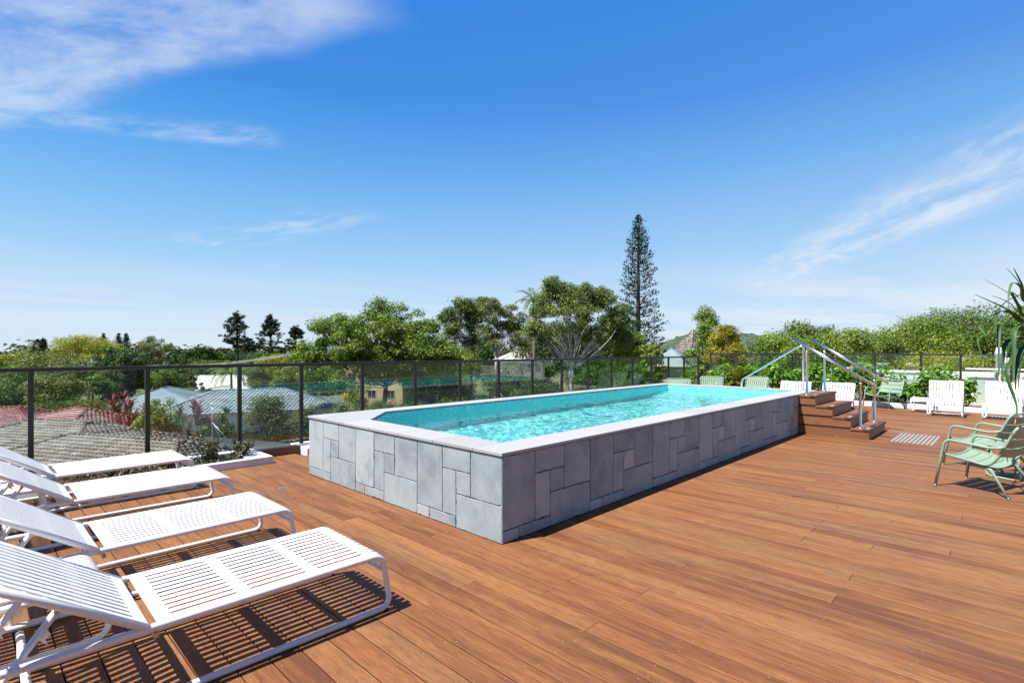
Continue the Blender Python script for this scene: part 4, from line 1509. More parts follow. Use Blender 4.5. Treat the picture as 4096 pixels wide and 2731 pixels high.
def norfolk(name, label, u, Y, vtop, vlow, hw, seed, levels=46, leaves_per=26, size=0.34, group='trees beyond the terrace', base_z=GZ, profile=0.8, tuft=1.0, mleaf='lf_pine'):
    """tall conifer with whorls of upturned tufted branches"""
    rg = np.random.default_rng(seed)
    X = (u - CX) / F * Y
    k = Y / F
    zt = EYE + (CY - vtop) * k - base_z
    zl = EYE + (CY - vlow) * k - base_z
    root = thing(name, label, 'conifer', (X, Y, base_z), 0, group)
    mb = MB()
    mb.tube([(0, 0, -0.1), (0, 0, zl), (0, 0, (zl + zt) / 2), (0, 0, zt - 0.1)], [hw * k * 0.12, hw * k * 0.105, hw * k * 0.06, 0.03], 8)
    P, Nn, T, S = [], [], [], []
    for i in range(levels):
        f = (i + 0.5) / levels                     # 0 bottom .. 1 top
        z = zl + (zt - zl) * (f ** 0.92)
        L = hw * k * ((1 - f) ** profile) * rg.uniform(0.85, 1.1) + 0.12
        nb = int(rg.integers(5, 8)) if f < 0.9 else 4
        a0 = rg.uniform(0, 6.28)
        for b in range(nb):
            if rg.random() < 0.10: continue
            a = a0 + 6.283 * b / nb + rg.normal(0, 0.15)
            l = L * rg.uniform(0.72, 1.12)
            droop = rg.uniform(-0.10, 0.06) * l
            up = 0.16 * l + 0.05
            pts = []
            for q in range(6):
                g = q / 5
                pts.append(Vector((math.cos(a) * l * g, math.sin(a) * l * g, z + droop * math.sin(math.pi * g) + up * g ** 3)))
            mb.tube(pts, [0.035 * (1 - 0.75 * q / 5) * (0.5 + L * 0.25) for q in range(6)], 4)
            m = int(leaves_per * (0.35 + l / (hw * k)))
            g = 1 - rg.random(m) ** 2.3 * 0.75
            for gg in g:
                base = pts[0].lerp(pts[-1], gg)
                base.z = z + droop * math.sin(math.pi * gg) + up * gg ** 3
                sp = (0.10 + 0.16 * min(1, l)) * tuft
                P.append((base.x + rg.normal(0, sp), base.y + rg.normal(0, sp), base.z + abs(rg.normal(0, sp * 0.9))))
                T.append((math.cos(a) * 0.6 + rg.normal(0, 0.3), math.sin(a) * 0.6 + rg.normal(0, 0.3), 0.9))
                S.append(size * rg.uniform(0.7, 1.3))
    P = np.array(P); T = np.array(T)
    Nn = unit(rg, len(P))
    obj('crown', leaf_mesh('crown', leaf_arrays(P, Nn, np.array(S), 0.38, 0.05, rg, T)), M[mleaf], root)
    mb.build('trunk', M['bark_dark'], root)
    return root


def hoop_pine(name, label, u, Y, vtop, vlow, hw, seed, nb=70, group='trees beyond the terrace', topdense=True):
    """open conifer: bare branches that end in dark round tufts"""
    rg = np.random.default_rng(seed)
    X = (u - CX) / F * Y
    k = Y / F
    zt = EYE + (CY - vtop) * k - GZ
    zl = EYE + (CY - vlow) * k - GZ
    root = thing(name, label, 'conifer', (X, Y, GZ), 0, group)
    mb = MB()
    mb.tube([(0, 0, -0.1), (0.1, 0, zl), (0, 0, (zl + zt) / 2), (0, 0, zt - 0.3)], [0.34, 0.30, 0.18, 0.05], 8)
    cl = []
    R = hw * k
    for i in range(nb):
        f = rg.random() ** 0.95
        z = zl + (zt - zl) * f
        env = (1 - f) ** 0.6 * 1.1 + 0.06
        l = R * env * (rg.random() ** 0.6) * 1.05
        a = rg.uniform(0, 6.283)
        tip = Vector((math.cos(a) * l, math.sin(a) * l, z + 0.02 * l + rg.normal(0, 0.25)))
        mb.tube([(0, 0, z - 0.15 * l), tip.lerp(Vector((0, 0, z - 0.15 * l)), 0.45) - Vector((0, 0, 0.05 * l)), tip], [0.06, 0.045, 0.03], 4)
        n = 2 + int(rg.integers(0, 3))
        for q in range(n):
            g = 1 - 0.42 * q / n * rg.uniform(0.6, 1.3)
            rr = rg.uniform(0.26, 0.50) * (0.6 + 0.5 * (R / 4.0))
            o = rg.normal(0, 0.22, 3)
            cl.append((tip.x * g + o[0], tip.y * g + o[1], tip.z - 0.1 * l * (1 - g) + o[2], rr, rr * 0.72))
    if topdense:
        for q in range(14):
            a = rg.uniform(0, 6.283); r_ = R * 0.36 * rg.random() ** 0.5
            cl.append((r_ * math.cos(a), r_ * math.sin(a), zt - rg.uniform(0.2, 0.24 * (zt - zl)), 0.55, 0.4))
    V = crown_leaves(rg, cl, len(cl) * 60, 0.26, 0.4, 0.3, 0.6)
    obj('crown', leaf_mesh('crown', V), M['lf_pine'], root)
    mb.build('trunk', M['bark_dark'], root)
    return root


def palm(name, label, u, Y, vcrown, length, seed, nfr=16, mleaf='lf_palm', trunk_r=0.16, base_z=GZ, cat='palm tree', group='palms beyond the terrace', droop=1.0, leaf=0.5, stiff=False, loc=None, zc=None, upright=0.9):
    rg = np.random.default_rng(seed)
    if loc is None:
        X = (u - CX) / F * Y
        zc = EYE + (CY - vcrown) * Y / F - base_z
        loc = (X, Y, base_z)
    root = thing(name, label, cat, loc, 0, group)
    mb = MB()
    mb.tube([(0, 0, -0.1), (0.05, 0, zc * 0.5), (0, 0, zc)], [trunk_r * 1.2, trunk_r, trunk_r * 0.9], 10)
    mb.build('trunk', M['bark'], root)
    P, Nn, T, S = [], [], [], []
    rb = MB()
    for i in range(nfr):
        a = 6.283 * i / nfr * 2.4 + rg.normal(0, 0.15)
        e = rg.uniform(0.05, upright)
        l = length * rg.uniform(0.8, 1.1)
        pts = []
        x, z, ang = 0.0, zc, e * 1.45
        st = l / 12
        for q in range(13):
            pts.append(Vector((math.cos(a) * x, math.sin(a) * x, z)))
            x += st * math.cos(ang); z += st * math.sin(ang)
            ang -= droop * (0.08 + 0.10 * q / 12) * (1.3 if not stiff else 0.6)
        rb.tube(pts, [0.02 * (1 - q / 14) for q in range(13)], 4)
        for q in range(1, 13):
            for sub in range(3):
                f = q - sub / 3
                j = int(f); fr = f - j
                b = pts[j].lerp(pts[min(j + 1, 12)], fr)
                d = (pts[min(j + 1, 12)] - pts[j])
                if d.length < 1e-5: d = pts[12] - pts[11]
                d.normalize()
                side = d.cross(Vector((0, 0, 1)))
                if side.length < 1e-3: side = Vector((1, 0, 0))
                side.normalize()
                w = leaf * (0.5 + 0.5 * math.sin(math.pi * min(1, f / 12 * 0.9 + 0.1)))
                for sg in (-1, 1):
                    dirv = side * sg * 0.85 + d * 0.5 + Vector((0, 0, 0.18 if stiff else -0.40 + rg.normal(0, 0.15)))
                    dirv.normalize()
                    P.append(tuple(b + dirv * w * 0.5)); T.append(tuple(dirv)); Nn.append(tuple(dirv.cross(d) * sg)); S.append(w)
    V = leaf_arrays(np.array(P), np.array(Nn), np.array(S), 0.11 if stiff else 0.2, 0.02, rg, np.array(T))
    fr = obj('fronds', leaf_mesh('fronds', V), M[mleaf], root)
    rb.build('frond_stems', M[mleaf], fr)
    return root


def shrub(name, label, loc, w, d, h, mleaf, leaves, size, seed, cat='shrub', group=None, aspect=0.48, nclump=16, stems=7, up=0.6, rz=0.0, low=0.12, bark='bark', clump=0.30):
    rg = np.random.default_rng(seed)
    root = thing(name, label, cat, loc, rz, group)
    cl = []
    for _ in range(nclump):
        q = unit(rg, 1)[0] * rg.random() ** 0.4
        rc = min(w, d, h) * clump * rg.uniform(0.7, 1.2)
        z = low * h + (h * (1 - low)) * (0.5 + 0.5 * q[2])
        cl.append((q[0] * max(w / 2 - rc * 0.5, 0.02), q[1] * max(d / 2 - rc * 0.5, 0.02), min(max(z, rc * 0.5), h - rc * 0.7), rc, rc * 0.9))
    V = crown_leaves(rg, cl, leaves, size, aspect, up, 0.5)
    obj('foliage', leaf_mesh('foliage', V), M[mleaf], root)
    mb = MB()
    for i in range(stems):
        c = cl[i % len(cl)]
        limb(mb, (rg.normal(0, 0.03), rg.normal(0, 0.03), -0.02), c[:3], 0.012 * max(1, h), 0.004 * max(1, h), rg, 0.1, 5, 5)
    mb.build('stem', M[bark], root)
    return root


def rosette(name, label, loc, n, length, width, mleaf, seed, cat='plant', group=None, upright=(0.5, 1.45), stem=0.0, droop=0.35, heads=1, spread=0.0):
    """spiky plant: straplike leaves from one or several heads"""
    rg = np.random.default_rng(seed)
    root = thing(name, label, cat, loc, 0, group)
    V, Q = [], []
    mb = MB()
    for hd in range(heads):
        hx, hy = (rg.normal(0, spread), rg.normal(0, spread)) if heads > 1 else (0, 0)
        hz = stem * rg.uniform(0.7, 1.15)
        mb.tube([(hx * 0.3, hy * 0.3, -0.02), (hx, hy, max(hz, 0.03))], [0.03, 0.022], 6)
        for i in range(n):
            a = rg.uniform(0, 6.283)
            ang = rg.uniform(*upright)
            l = length * rg.uniform(0.7, 1.15)
            x, z = 0.02, hz + rg.uniform(-0.25, 0.05) * stem * 0.6
            m = 5
            base = len(V)
            ca, sa = math.cos(a), math.sin(a)
            for q in range(m + 1):
                f = q / m
                wv = width * (0.55 + 0.45 * math.sin(math.pi * min(1, f * 1.1 + 0.15))) * (1 - f ** 3)
                V.append((hx + ca * x - sa * wv, hy + sa * x + ca * wv, z))
                V.append((hx + ca * x + sa * wv, hy + sa * x - ca * wv, z + 0.001))
                x += l / m * math.cos(ang); z += l / m * math.sin(ang)
                ang -= droop
            for q in range(m):
                Q.append((base + 2 * q, base + 2 * q + 1, base + 2 * q + 3, base + 2 * q + 2))
    obj('leaves', np_mesh('leaves', V, Q, True), M[mleaf], root)
    mb.build('stem', M['bark'], root)
    return root


# ------------------------------------------------------------------ houses below the terrace
def tile_plane(mb, poly, course=0.34, wide=0.30):
    """lay curved roof tiles over a sloping polygon"""
    P = [Vector(p) for p in poly]
    n = (P[1] - P[0]).cross(P[2] - P[0]).normalized()
    if n.z < 0: n = -n
    dn = Vector((0, 0, -1)) - n * (-n.z)
    dn.normalize()
    ac = n.cross(dn).normalized()
    o = max(P, key=lambda p: p.z)
    q = [((p - o).dot(ac), (p - o).dot(dn)) for p in P]

    def inside(x, y):
        c = False
        m = len(q)
        for i in range(m):
            x1, y1 = q[i]; x2, y2 = q[(i + 1) % m]
            if (y1 > y) != (y2 > y) and x < (x2 - x1) * (y - y1) / (y2 - y1) + x1: c = not c
        return c
    xa, xb = min(a for a, _ in q), max(a for a, _ in q)
    yb = max(b for _, b in q)
    prof = [(0.0, 0.0), (0.10, 0.012), (0.24, 0.045), (0.38, 0.052), (0.52, 0.035), (0.70, 0.0), (1.0, 0.0)]
    r = 0
    y = 0.02
    while y < yb:
        x = xa - (wide * 0.5 if r % 2 else 0)
        while x < xb:
            if inside(x + wide / 2, min(y + course * 0.55, yb - 0.03)):
                b = len(mb.v)
                for (f, h) in prof:
                    for (yy, k) in ((y, 0.004), (y + course, 0.034), (y + course, 0.004)):
                        p = o + ac * (x + f * wide) + dn * yy + n * (h + k if k > 0.01 or yy == y else h * 0.0)
                        mb.v.append(tuple(p))
                m = len(prof)
                for i in range(m - 1):
                    a0 = b + 3 * i
                    mb.face((a0, a0 + 3, a0 + 4, a0 + 1), True)
                    mb.face((a0 + 1, a0 + 4, a0 + 5, a0 + 2))
            x += wide
        y += course
        r += 1


def house(name, label, cx, cy, deg, Lx, Wy, zr, rise, mroof, mwall, tiles=True, gable=False, group='houses below the terrace', over=0.5, windows=True, course=0.34, wide=0.30, base=None, cat='house', ribs=0.0):
    root = thing(name, label, cat, (cx, cy, base if base is not None else GZ), math.radians(deg), group)
    z0 = base if base is not None else GZ
    ze = zr - rise - z0
    zt = zr - z0
    hx, hy = Lx / 2, Wy / 2
    rx = hx if gable else max(hx - hy, 0.05)
    A, B, C, D = (-hx, -hy, ze), (hx, -hy, ze), (hx, hy, ze), (-hx, hy, ze)
    R0, R1 = (-rx, 0, zt), (rx, 0, zt)
    wx, wy = hx - over, hy - over
    mb = MB()
    mb.box(-wx, wx, -wy, wy, 0, ze - 0.02)
    if gable:
        for x in (-wx, wx - 0.0):
            k = rise * (wy / hy)
            b = len(mb.v)
            mb.v += [(x, -wy, ze - 0.02), (x, wy, ze - 0.02), (x, 0, ze + k - 0.02)]
            mb.face((b, b + 1, b + 2))
    wall = mb.build('wall', M[mwall], root)
    faces = [(A, B, R1, R0), (C, D, R0, R1)]
    if not gable: faces += [(B, C, R1), (D, A, R0)]
    mb = MB()
    for f in faces: mb.poly(f)
    mb.poly([(p[0], p[1], p[2] - 0.012) for p in (D, C, B, A)])
    if tiles:
        for f in faces: tile_plane(mb, f, course, wide)
    elif ribs:
        for f in faces[:2]:
            y0 = f[0]
            sg = -1 if f is faces[0] else 1
            x = -hx + ribs
            while x < hx:
                if gable or abs(x) <= rx: top = (x, 0, zt + 0.012)
                else:
                    g = (hx - abs(x)) / hy
                    top = (x, sg * hy * (1 - g), ze + rise * g + 0.012)
                mb.bar((x, sg * hy, ze + 0.012), top, 0.035, 0.03)
                x += ribs
    rf = mb.build('roof', M[mroof], root)
    mb = MB()
    edges = [(R0, R1)] + ([] if gable else [(R0, A), (R0, D), (R1, B), (R1, C)])
    for (a, b) in edges:
        a, b = Vector(a), Vector(b)
        if (b - a).length < 0.2: continue
        m = max(2, int((b - a).length / 0.38)) if tiles else 1
        for i in range(m):
            p, q = a.lerp(b, i / m), a.lerp(b, (i + 1.0) / m)
            mb.tube([p + Vector((0, 0, 0.035)), q + Vector((0, 0, 0.05))], [0.10, 0.125] if tiles else 0.06, 8)
    mb.build('ridge_cap', M[mroof], rf)
    mb = MB()
    mb.box(-hx - 0.05, hx + 0.05, -hy - 0.06, -hy - 0.005, ze - 0.16, ze + 0.0); mb.box(-hx - 0.05, hx + 0.05, hy + 0.005, hy + 0.06, ze - 0.16, ze)
    if not gable:
        mb.box(-hx - 0.06, -hx - 0.005, -hy - 0.004, hy + 0.004, ze - 0.16, ze); mb.box(hx + 0.005, hx + 0.06, -hy - 0.004, hy + 0.004, ze - 0.16, ze)
    mb.build('gutter', M['fascia'], root)
    if windows:
        for (x, w) in ((-wx * 0.55, 1.4), (wx * 0.1, 1.8), (wx * 0.65, 1.2)):
            mb = MB(); mb.box(x - w / 2, x + w / 2, -wy - 0.03, -wy + 0.02, ze - 1.75, ze - 0.55)
            wn = mb.build('window', M['fascia'], root)
            mb = MB(); mb.box(x - w / 2 + 0.06, x - 0.02, -wy - 0.034, -wy - 0.028, ze - 1.69, ze - 0.61); mb.box(x + 0.02, x + w / 2 - 0.06, -wy - 0.034, -wy - 0.028, ze - 1.69, ze - 0.61)
            mb.build('pane', M['window'], wn)
    return root


house('tiled_house', 'brown tiled hip roof of the nearest house, directly below the loungers', -22.1, 29.7, -17.8, 17.5, 9.2, -3.40, 1.75, 'tile_brown', 'wall_cream')
house('tiled_house', 'brown tiled hip roof behind the nearest brown roof and before the red roofs', -31.6, 36.5, -15, 15, 10, -3.38, 1.85, 'tile_brown', 'wall_cream')
house('tiled_house', 'red tiled hip roof at the left edge of the photograph', -45.0, 45.5, 8, 14, 10.5, -3.45, 1.95, 'tile_red', 'wall_cream')
house('tiled_house', 'smaller red tiled hip roof, right of the larger red roof', -36.8, 44.6, -24, 11, 9.0, -3.42, 1.7, 'tile_red', 'wall_cream')
house('tiled_house', 'blue grey tiled hip roof with a long ridge, right of its seamed wing', -32.6, 65.2, 28, 19, 11.5, -3.35, 2.0, 'tile_blue', 'wall_white', course=0.5, wide=0.46)
house('tiled_house', 'blue grey hip roof wing with dark seam lines sloping down to the left', -43.6, 65.6, 112, 16, 12.5, -3.10, 2.2, 'roof_blue', 'wall_white', tiles=False, ribs=0.55)
house('gabled_house', 'long white sheet metal roof behind the palm tree', -49.6, 93.0, 4, 13, 10, -2.9, 2.3, 'roof_white', 'wall_white', tiles=False, gable=True, ribs=0.8)
house('gabled_house', 'small white gable end in front of the white sheet metal roof', -47.2, 84.5, 92, 6.5, 5.2, -4.35, 0.95, 'roof_white', 'wall_grey', tiles=False, gable=True, ribs=0.8, windows=False)
house('tiled_house', 'distant small red roof rising just above the fence rail', -69.5, 141, 10, 7, 6, -1.0, 1.7, 'tile_red', 'wall_white', course=0.6, wide=0.55)
house('gabled_house', 'pale blue metal roofed house with cream walls right of the tall conifer', 16.3, 53, 62, 6.6, 4.6, 1.75, 1.6, 'roof_blue', 'wall_cream', tiles=False, ribs=0.5, gable=False)
house('gabled_house', 'white roof half hidden behind the thin trees left of the fig tree', 1.2, 86, 12, 8, 7, 1.45, 1.6, 'roof_white', 'wall_white', tiles=False, ribs=0.8)
house('tower', 'steep grey shingled spire roof beside the golden tree', 25.3, 73, 20, 5.4, 5.4, 4.45, 4.6, 'tile_shingle', 'wall_cream', windows=False, group=None, cat='tower', course=0.42, wide=0.4)

# brick flats behind the big tree
t = thing('apartment_block', 'two storey tan brick apartment block behind the large green tree', 'building', (-24.0, 97, GZ), math.radians(-14))
mb = MB(); mb.box(-6.2, 6.2, -4.5, 4.5, 0, 9.3); mb.build('wall', M['brick'], t)
mb = MB(); mb.box(-6.9, 6.9, -5.2, 5.2, 9.305, 9.55); mb.build('roof', M['roof_white'], t)
for z in (1.2, 4.2, 7.0):
    for x in (-3.6, 0.3, 3.9):
        mb = MB(); mb.box(x - 0.8, x + 0.8, -4.56, -4.48, z, z + 1.4); w = mb.build('window', M['fascia'], t)
        mb = MB(); mb.box(x - 0.73, x - 0.03, -4.575, -4.562, z + 0.07, z + 1.33); mb.box(x + 0.03, x + 0.73, -4.575, -4.562, z + 0.07, z + 1.33); mb.build('pane', M['window'], w)

# carport, garden walls and fences
t = thing('carport', 'flat grey corrugated carport roof between the brown roof and the hedge', 'carport', (-21.0, 36.8, GZ), math.radians(-20))
mb = MB(); mb.box(-4.6, 4.6, -3.2, 3.2, 2.65, 2.72)
for k in range(46): mb.tube([(-4.5 + k * 0.2, -3.2, 2.72), (-4.5 + k * 0.2, 3.2, 2.72)], 0.035, 6)
mb.build('roof', M['roof_grey'], t)
for x in (-4.3, 4.3):
    for y in (-3, 3):
        mb = MB(); mb.box(x - 0.05, x + 0.05, y - 0.05, y + 0.05, 0, 2.649); mb.build('post', M['galv'], t)
t = thing('garden_wall', 'white curved-top garden wall between the red roof and the burgundy plants', 'wall', (-34.0, 47.5, GZ), math.radians(-8))
mb = MB(); mb.box(-2.4, 2.4, -0.12, 0.12, 0, 2.9)
for k in range(12):
    a0, a1 = math.pi * k / 12, math.pi * (k + 1) / 12
    mb.poly([(-2.4 * math.cos(a0), -0.121, 2.9 + 0.5 * math.sin(a0)), (-2.4 * math.cos(a1), -0.121, 2.9 + 0.5 * math.sin(a1)), (-2.4 * math.cos(a1), 0.121, 2.9 + 0.5 * math.sin(a1)), (-2.4 * math.cos(a0), 0.121, 2.9 + 0.5 * math.sin(a0))])
    mb.poly([(0, -0.121, 2.9), (-2.4 * math.cos(a0), -0.121, 2.9 + 0.5 * math.sin(a0)), (-2.4 * math.cos(a1), -0.121, 2.9 + 0.5 * math.sin(a1))])
mb.build('wall', M['wall_white'], t)
t = thing('timber_fence', 'dark weathered timber paling fence under the red flowered hedge', 'fence', (-23.4, 50.0, GZ), math.radians(12))
mb = MB()
for k in range(150): mb.box(-9 + k * 0.12, -9 + k * 0.12 + 0.11, -0.01, 0.012, 0.02, 1.8 + 0.02 * ((k * 7) % 3))
mb.build('palings', M['timber_fence'], t)
mb = MB(); mb.box(-9, 9, 0.013, 0.07, 0.4, 0.48); mb.box(-9, 9, 0.013, 0.07, 1.4, 1.48); mb.build('rails', M['timber_fence'], t)
t = thing('picket_fence', 'short white picket fence below the big tree, right of the blue grey roof', 'fence', (-27.6, 80, GZ), math.radians(10))
mb = MB()
for k in range(24): mb.box(-2.9 + k * 0.24, -2.9 + k * 0.24 + 0.13, -0.02, 0.02, 0.9, 2.6)
mb.build('pickets', M['wall_white'], t)
mb = MB(); mb.box(-3, 3, 0.021, 0.07, 1.2, 1.3); mb.box(-3, 3, 0.021, 0.07, 2.2, 2.3); mb.build('rails', M['wall_white'], t)

# power pole, wires, aerial, flue
t = thing('power_pole', 'pale timber power pole with a crossarm among the trees at left', 'power pole', (-76.4, 95, GZ))
mb = MB(); mb.tube([(-0.5, 0, 0), (0.1, 0, 8.0)], [0.24, 0.16], 10); mb.build('pole', M['wood_pole'], t)
mb = MB(); mb.box(-1.2, 1.2, -0.06, 0.06, 7.5, 7.64); mb.build('crossarm', M['wood_pole'], t)
for x in (-1.1, -0.5, 0.5, 1.1):
    mb = MB(); mb.lathe([(0.05, 7.645), (0.07, 7.7), (0.07, 7.78), (0.04, 7.86)], 8, (x, 0, 0)); mb.build('insulator', M['wall_white'], t)


def wires(label, a, b, offs, sag, r=0.018):
    t = thing('power_lines', label, 'power lines', (0, 0, 0), 0, 'power lines')
    for o in offs:
        mb = MB()
        p, q = Vector(a) + Vector((o, 0, abs(o) * 0.08)), Vector(b) + Vector((o * 0.8, 0, o * 0.30))
        mb.tube([p.lerp(q, i / 14) - Vector((0, 0, sag * math.sin(math.pi * i / 14))) for i in range(15)], r, 5)
        mb.build('wire', M['wood_pole'], t)


wires('power lines sagging from the pale pole down to the left', at(352, 1452, 95), at(-160, 1580, 55), (-1.1, -0.5, 0.5, 1.1), 0.5)
wires('power lines above the fence rail running right into the big tree', at(362, 1449, 95), at(1260, 1402, 78), (-1.1, -0.5, 0.5, 1.1), 1.5, 0.03)
t = thing('aerial_mast', 'thin steel aerial mast with guy struts standing on the brown roof edge', 'aerial', (-21.9, 38.2, GZ), 0.3)
mb = MB(); mb.tube([(0, 0, 2.7), (0, 0, 5.55)], 0.03, 8); mb.build('mast', M['galv'], t)
mb = MB(); mb.tube([(0, 0, 4.3), (1.4, -0.5, 2.7)], 0.025, 6); mb.tube([(0, 0, 4.3), (0.5, 0.9, 2.7)], 0.025, 6); mb.build('strut', M['galv'], t)
mb = MB(); mb.lathe([(0.03, 5.55), (0.12, 5.60), (0.13, 5.68), (0.09, 5.72)], 12); mb.build('cap', M['wall_white'], t)
t = thing('roof_flue', 'short white flue pipe standing at the left end of the blue grey roof', 'flue', at(541, 1605, 60))
mb = MB(); mb.tube([(0, 0, -1.2), (0, 0, 0.35)], 0.07, 8); mb.build('pipe', M['wall_white'], t)
mb = MB(); mb.lathe([(0.07, 0.35), (0.11, 0.36), (0.11, 0.44), (0.02, 0.5)], 10); mb.build('cowl', M['wall_white'], t)

# the building across the deck, seen only as a mirror image in the left glass
t = thing('rendered_building', 'shaded grey rendered building with dark frames mirrored in the left glass panels', 'building', OW, PHI)
mb = MB(); mb.box(-8.9, 3.0, -11.9, -8.0, 0.0, 3.3); mb.build('wall', M['wall_grey'], t)
mb = MB(); mb.box(-8.95, 3.1, -8.0, -6.9, 3.301, 3.5); mb.build('awning', M['render'], t)
for x in (-7.6, -4.6, -1.8, 0.9):
    mb = MB(); mb.box(x, x + 1.6, -8.03, -7.97, 0.0, 2.4); d = mb.build('door', M['bronze'], t)
    mb = MB(); mb.box(x + 0.08, x + 1.52, -7.968, -7.962, 0.1, 2.32); mb.build('pane', M['window'], d)

# ------------------------------------------------------------------ vegetation beyond the terrace
G = 'trees beyond the terrace'
tree('broadleaf_tree', 'yellowish green tree cut by the left edge of the photograph', -40, 80, 1360, 100, 1540, 'lf_yellow', seed=1, leaves=5000, size=.42, nclump=30)
tree('broadleaf_tree', 'low mid green tree at left beneath the pair of distant conifers', 100, 112, 1398, 125, 1520, 'lf_mid', seed=2, leaves=5000, size=.5, nclump=30)
tree('broadleaf_tree', 'wide olive tree at left in front of the yellow flowering crown', 240, 86, 1398, 165, 1560, 'lf_olive', seed=3, leaves=8000, size=.42, nclump=46)
tree('broadleaf_tree', 'golden yellow topped spreading tree on the left skyline', 345, 128, 1338, 128, 1450, 'lf_yellow', seed=4, leaves=7000, size=.5, nclump=40, shape='dome')
tree('broadleaf_tree', 'small golden bush crown left of the dark dense tree', 372, 104, 1412, 70, 1480, 'lf_yellow', seed=41, leaves=2500, size=.42, nclump=16)
tree('broadleaf_tree', 'dense dark green glossy tree behind the second fence post', 495, 74, 1345, 118, 1610, 'lf_dark', seed=5, leaves=11000, size=.42, nclump=60)
tree('broadleaf_tree', 'sparse olive tree rising behind the dense dark tree', 600, 100, 1336, 80, 1460, 'lf_olive', seed=6, leaves=3200, size=.36, nclump=26, clump=.24, limbs=20)
tree('broadleaf_tree', 'small dark tree on the skyline left of the round dark tree', 728, 122, 1386, 45, 1470, 'lf_dark', seed=7, leaves=2200, size=.45, nclump=14)
tree('broadleaf_tree', 'round dark green tree on the skyline left of the tall open pine', 805, 116, 1370, 75, 1500, 'lf_dark', seed=8, leaves=5000, size=.45, nclump=30)
tree('broadleaf_tree', 'mid green tree at the foot of the tall open pine', 900, 120, 1376, 78, 1500, 'lf_mid', seed=9, leaves=4500, size=.45, nclump=30)
tree('broadleaf_tree', 'dark low tree under the two shorter open pines', 1065, 108, 1395, 100, 1500, 'lf_dark', seed=10, leaves=5000, size=.42, nclump=34)
tree('broadleaf_tree', 'yellow green tree just above the rail left of the big tree', 1100, 100, 1412, 90, 1500, 'lf_yellow', seed=11, leaves=3500, size=.40, nclump=24)
hoop_pine('hoop_pine', 'tallest of the three open pines on the left skyline, with a flat crown', 948, 112, 1258, 1412, 78, 21, 92)
hoop_pine('hoop_pine', 'middle open pine with tufted branches and a pointed top', 1082, 112, 1272, 1412, 66, 22, 74)
hoop_pine('hoop_pine', 'shortest open pine, beside the left end of the big green tree', 1182, 110, 1308, 1412, 52, 23, 56)
norfolk('norfolk_pine', 'distant small dark conifer on the left skyline, the left of a pair', 150, 260, 1358, 1410, 14, 31, levels=18, leaves_per=14, size=.9, tuft=2.0)
norfolk('norfolk_pine', 'distant small dark conifer on the left skyline, the right of a pair', 173, 262, 1354, 1410, 14, 32, levels=18, leaves_per=14, size=.9, tuft=2.0)
for i, (u, lb) in enumerate(((415, 'tiny conifer tip showing above the golden tree'), (475, 'tiny conifer tip showing left above the dense dark tree'), (505, 'tiny conifer tip showing right above the dense dark tree'))):
    norfolk('norfolk_pine', lb, u, 270, 1335, 1410, 14, 33 + i, levels=18, leaves_per=12, size=.9, tuft=2.0)
norfolk('norfolk_pine', 'thin pale conifer on the skyline in the gap right of the dense dark tree', 683, 200, 1378, 1420, 14, 38, levels=14, leaves_per=8, size=.7, tuft=1.6)
# behind the left glass panels
tree('broadleaf_tree', 'leafy tree behind the leftmost glass panel above the red roof', 60, 62, 1455, 150, 1650, 'lf_mid', seed=12, leaves=9000, size=.32, nclump=50)
tree('broadleaf_tree', 'pale leaved tree behind the glass between the first fence post and the power pole', 215, 60, 1480, 120, 1650, 'lf_olive', seed=13, leaves=8000, size=.30, nclump=46)
tree('broadleaf_tree', 'tall leafy shrub behind the glass right of the power pole', 430, 66, 1455, 75, 1640, 'lf_mid', seed=14, leaves=6000, size=.32, nclump=34)
tree('broadleaf_tree', 'bushy green tree behind the glass above the seamed blue grey roof', 690, 84, 1448, 100, 1600, 'lf_mid', seed=15, leaves=8000, size=.36, nclump=44)
tree('broadleaf_tree', 'slender cone shaped tree behind the glass left of the white metal roof', 764, 82, 1470, 42, 1590, 'lf_olive', seed=16, leaves=3000, size=.34, nclump=20, shape='cone')
tree('broadleaf_tree', 'dark little tree in front of the white metal roof', 812, 80, 1520, 24, 1585, 'lf_dark', seed=17, leaves=1200, size=.32, nclump=10)
tree('broadleaf_tree', 'feathery olive clump behind the glass right of the palm tree', 1040, 88, 1440, 85, 1570, 'lf_olive', seed=18, leaves=6500, size=.42, nclump=36, aspect=.25)
tree('broadleaf_tree', 'bright green tree behind the glass left of the big tree', 1140, 82, 1450, 80, 1590, 'lf_bright', seed=19, leaves=6000, size=.36, nclump=36)
tree('broadleaf_tree', 'low green tree behind the white metal roof', 850, 112, 1440, 110, 1510, 'lf_mid', seed=20, leaves=4500, size=.42, nclump=28)
palm('palm_tree', 'feather palm standing before the white metal roof', 925, 78, 1492, 3.9, 51, 18, trunk_r=.17)

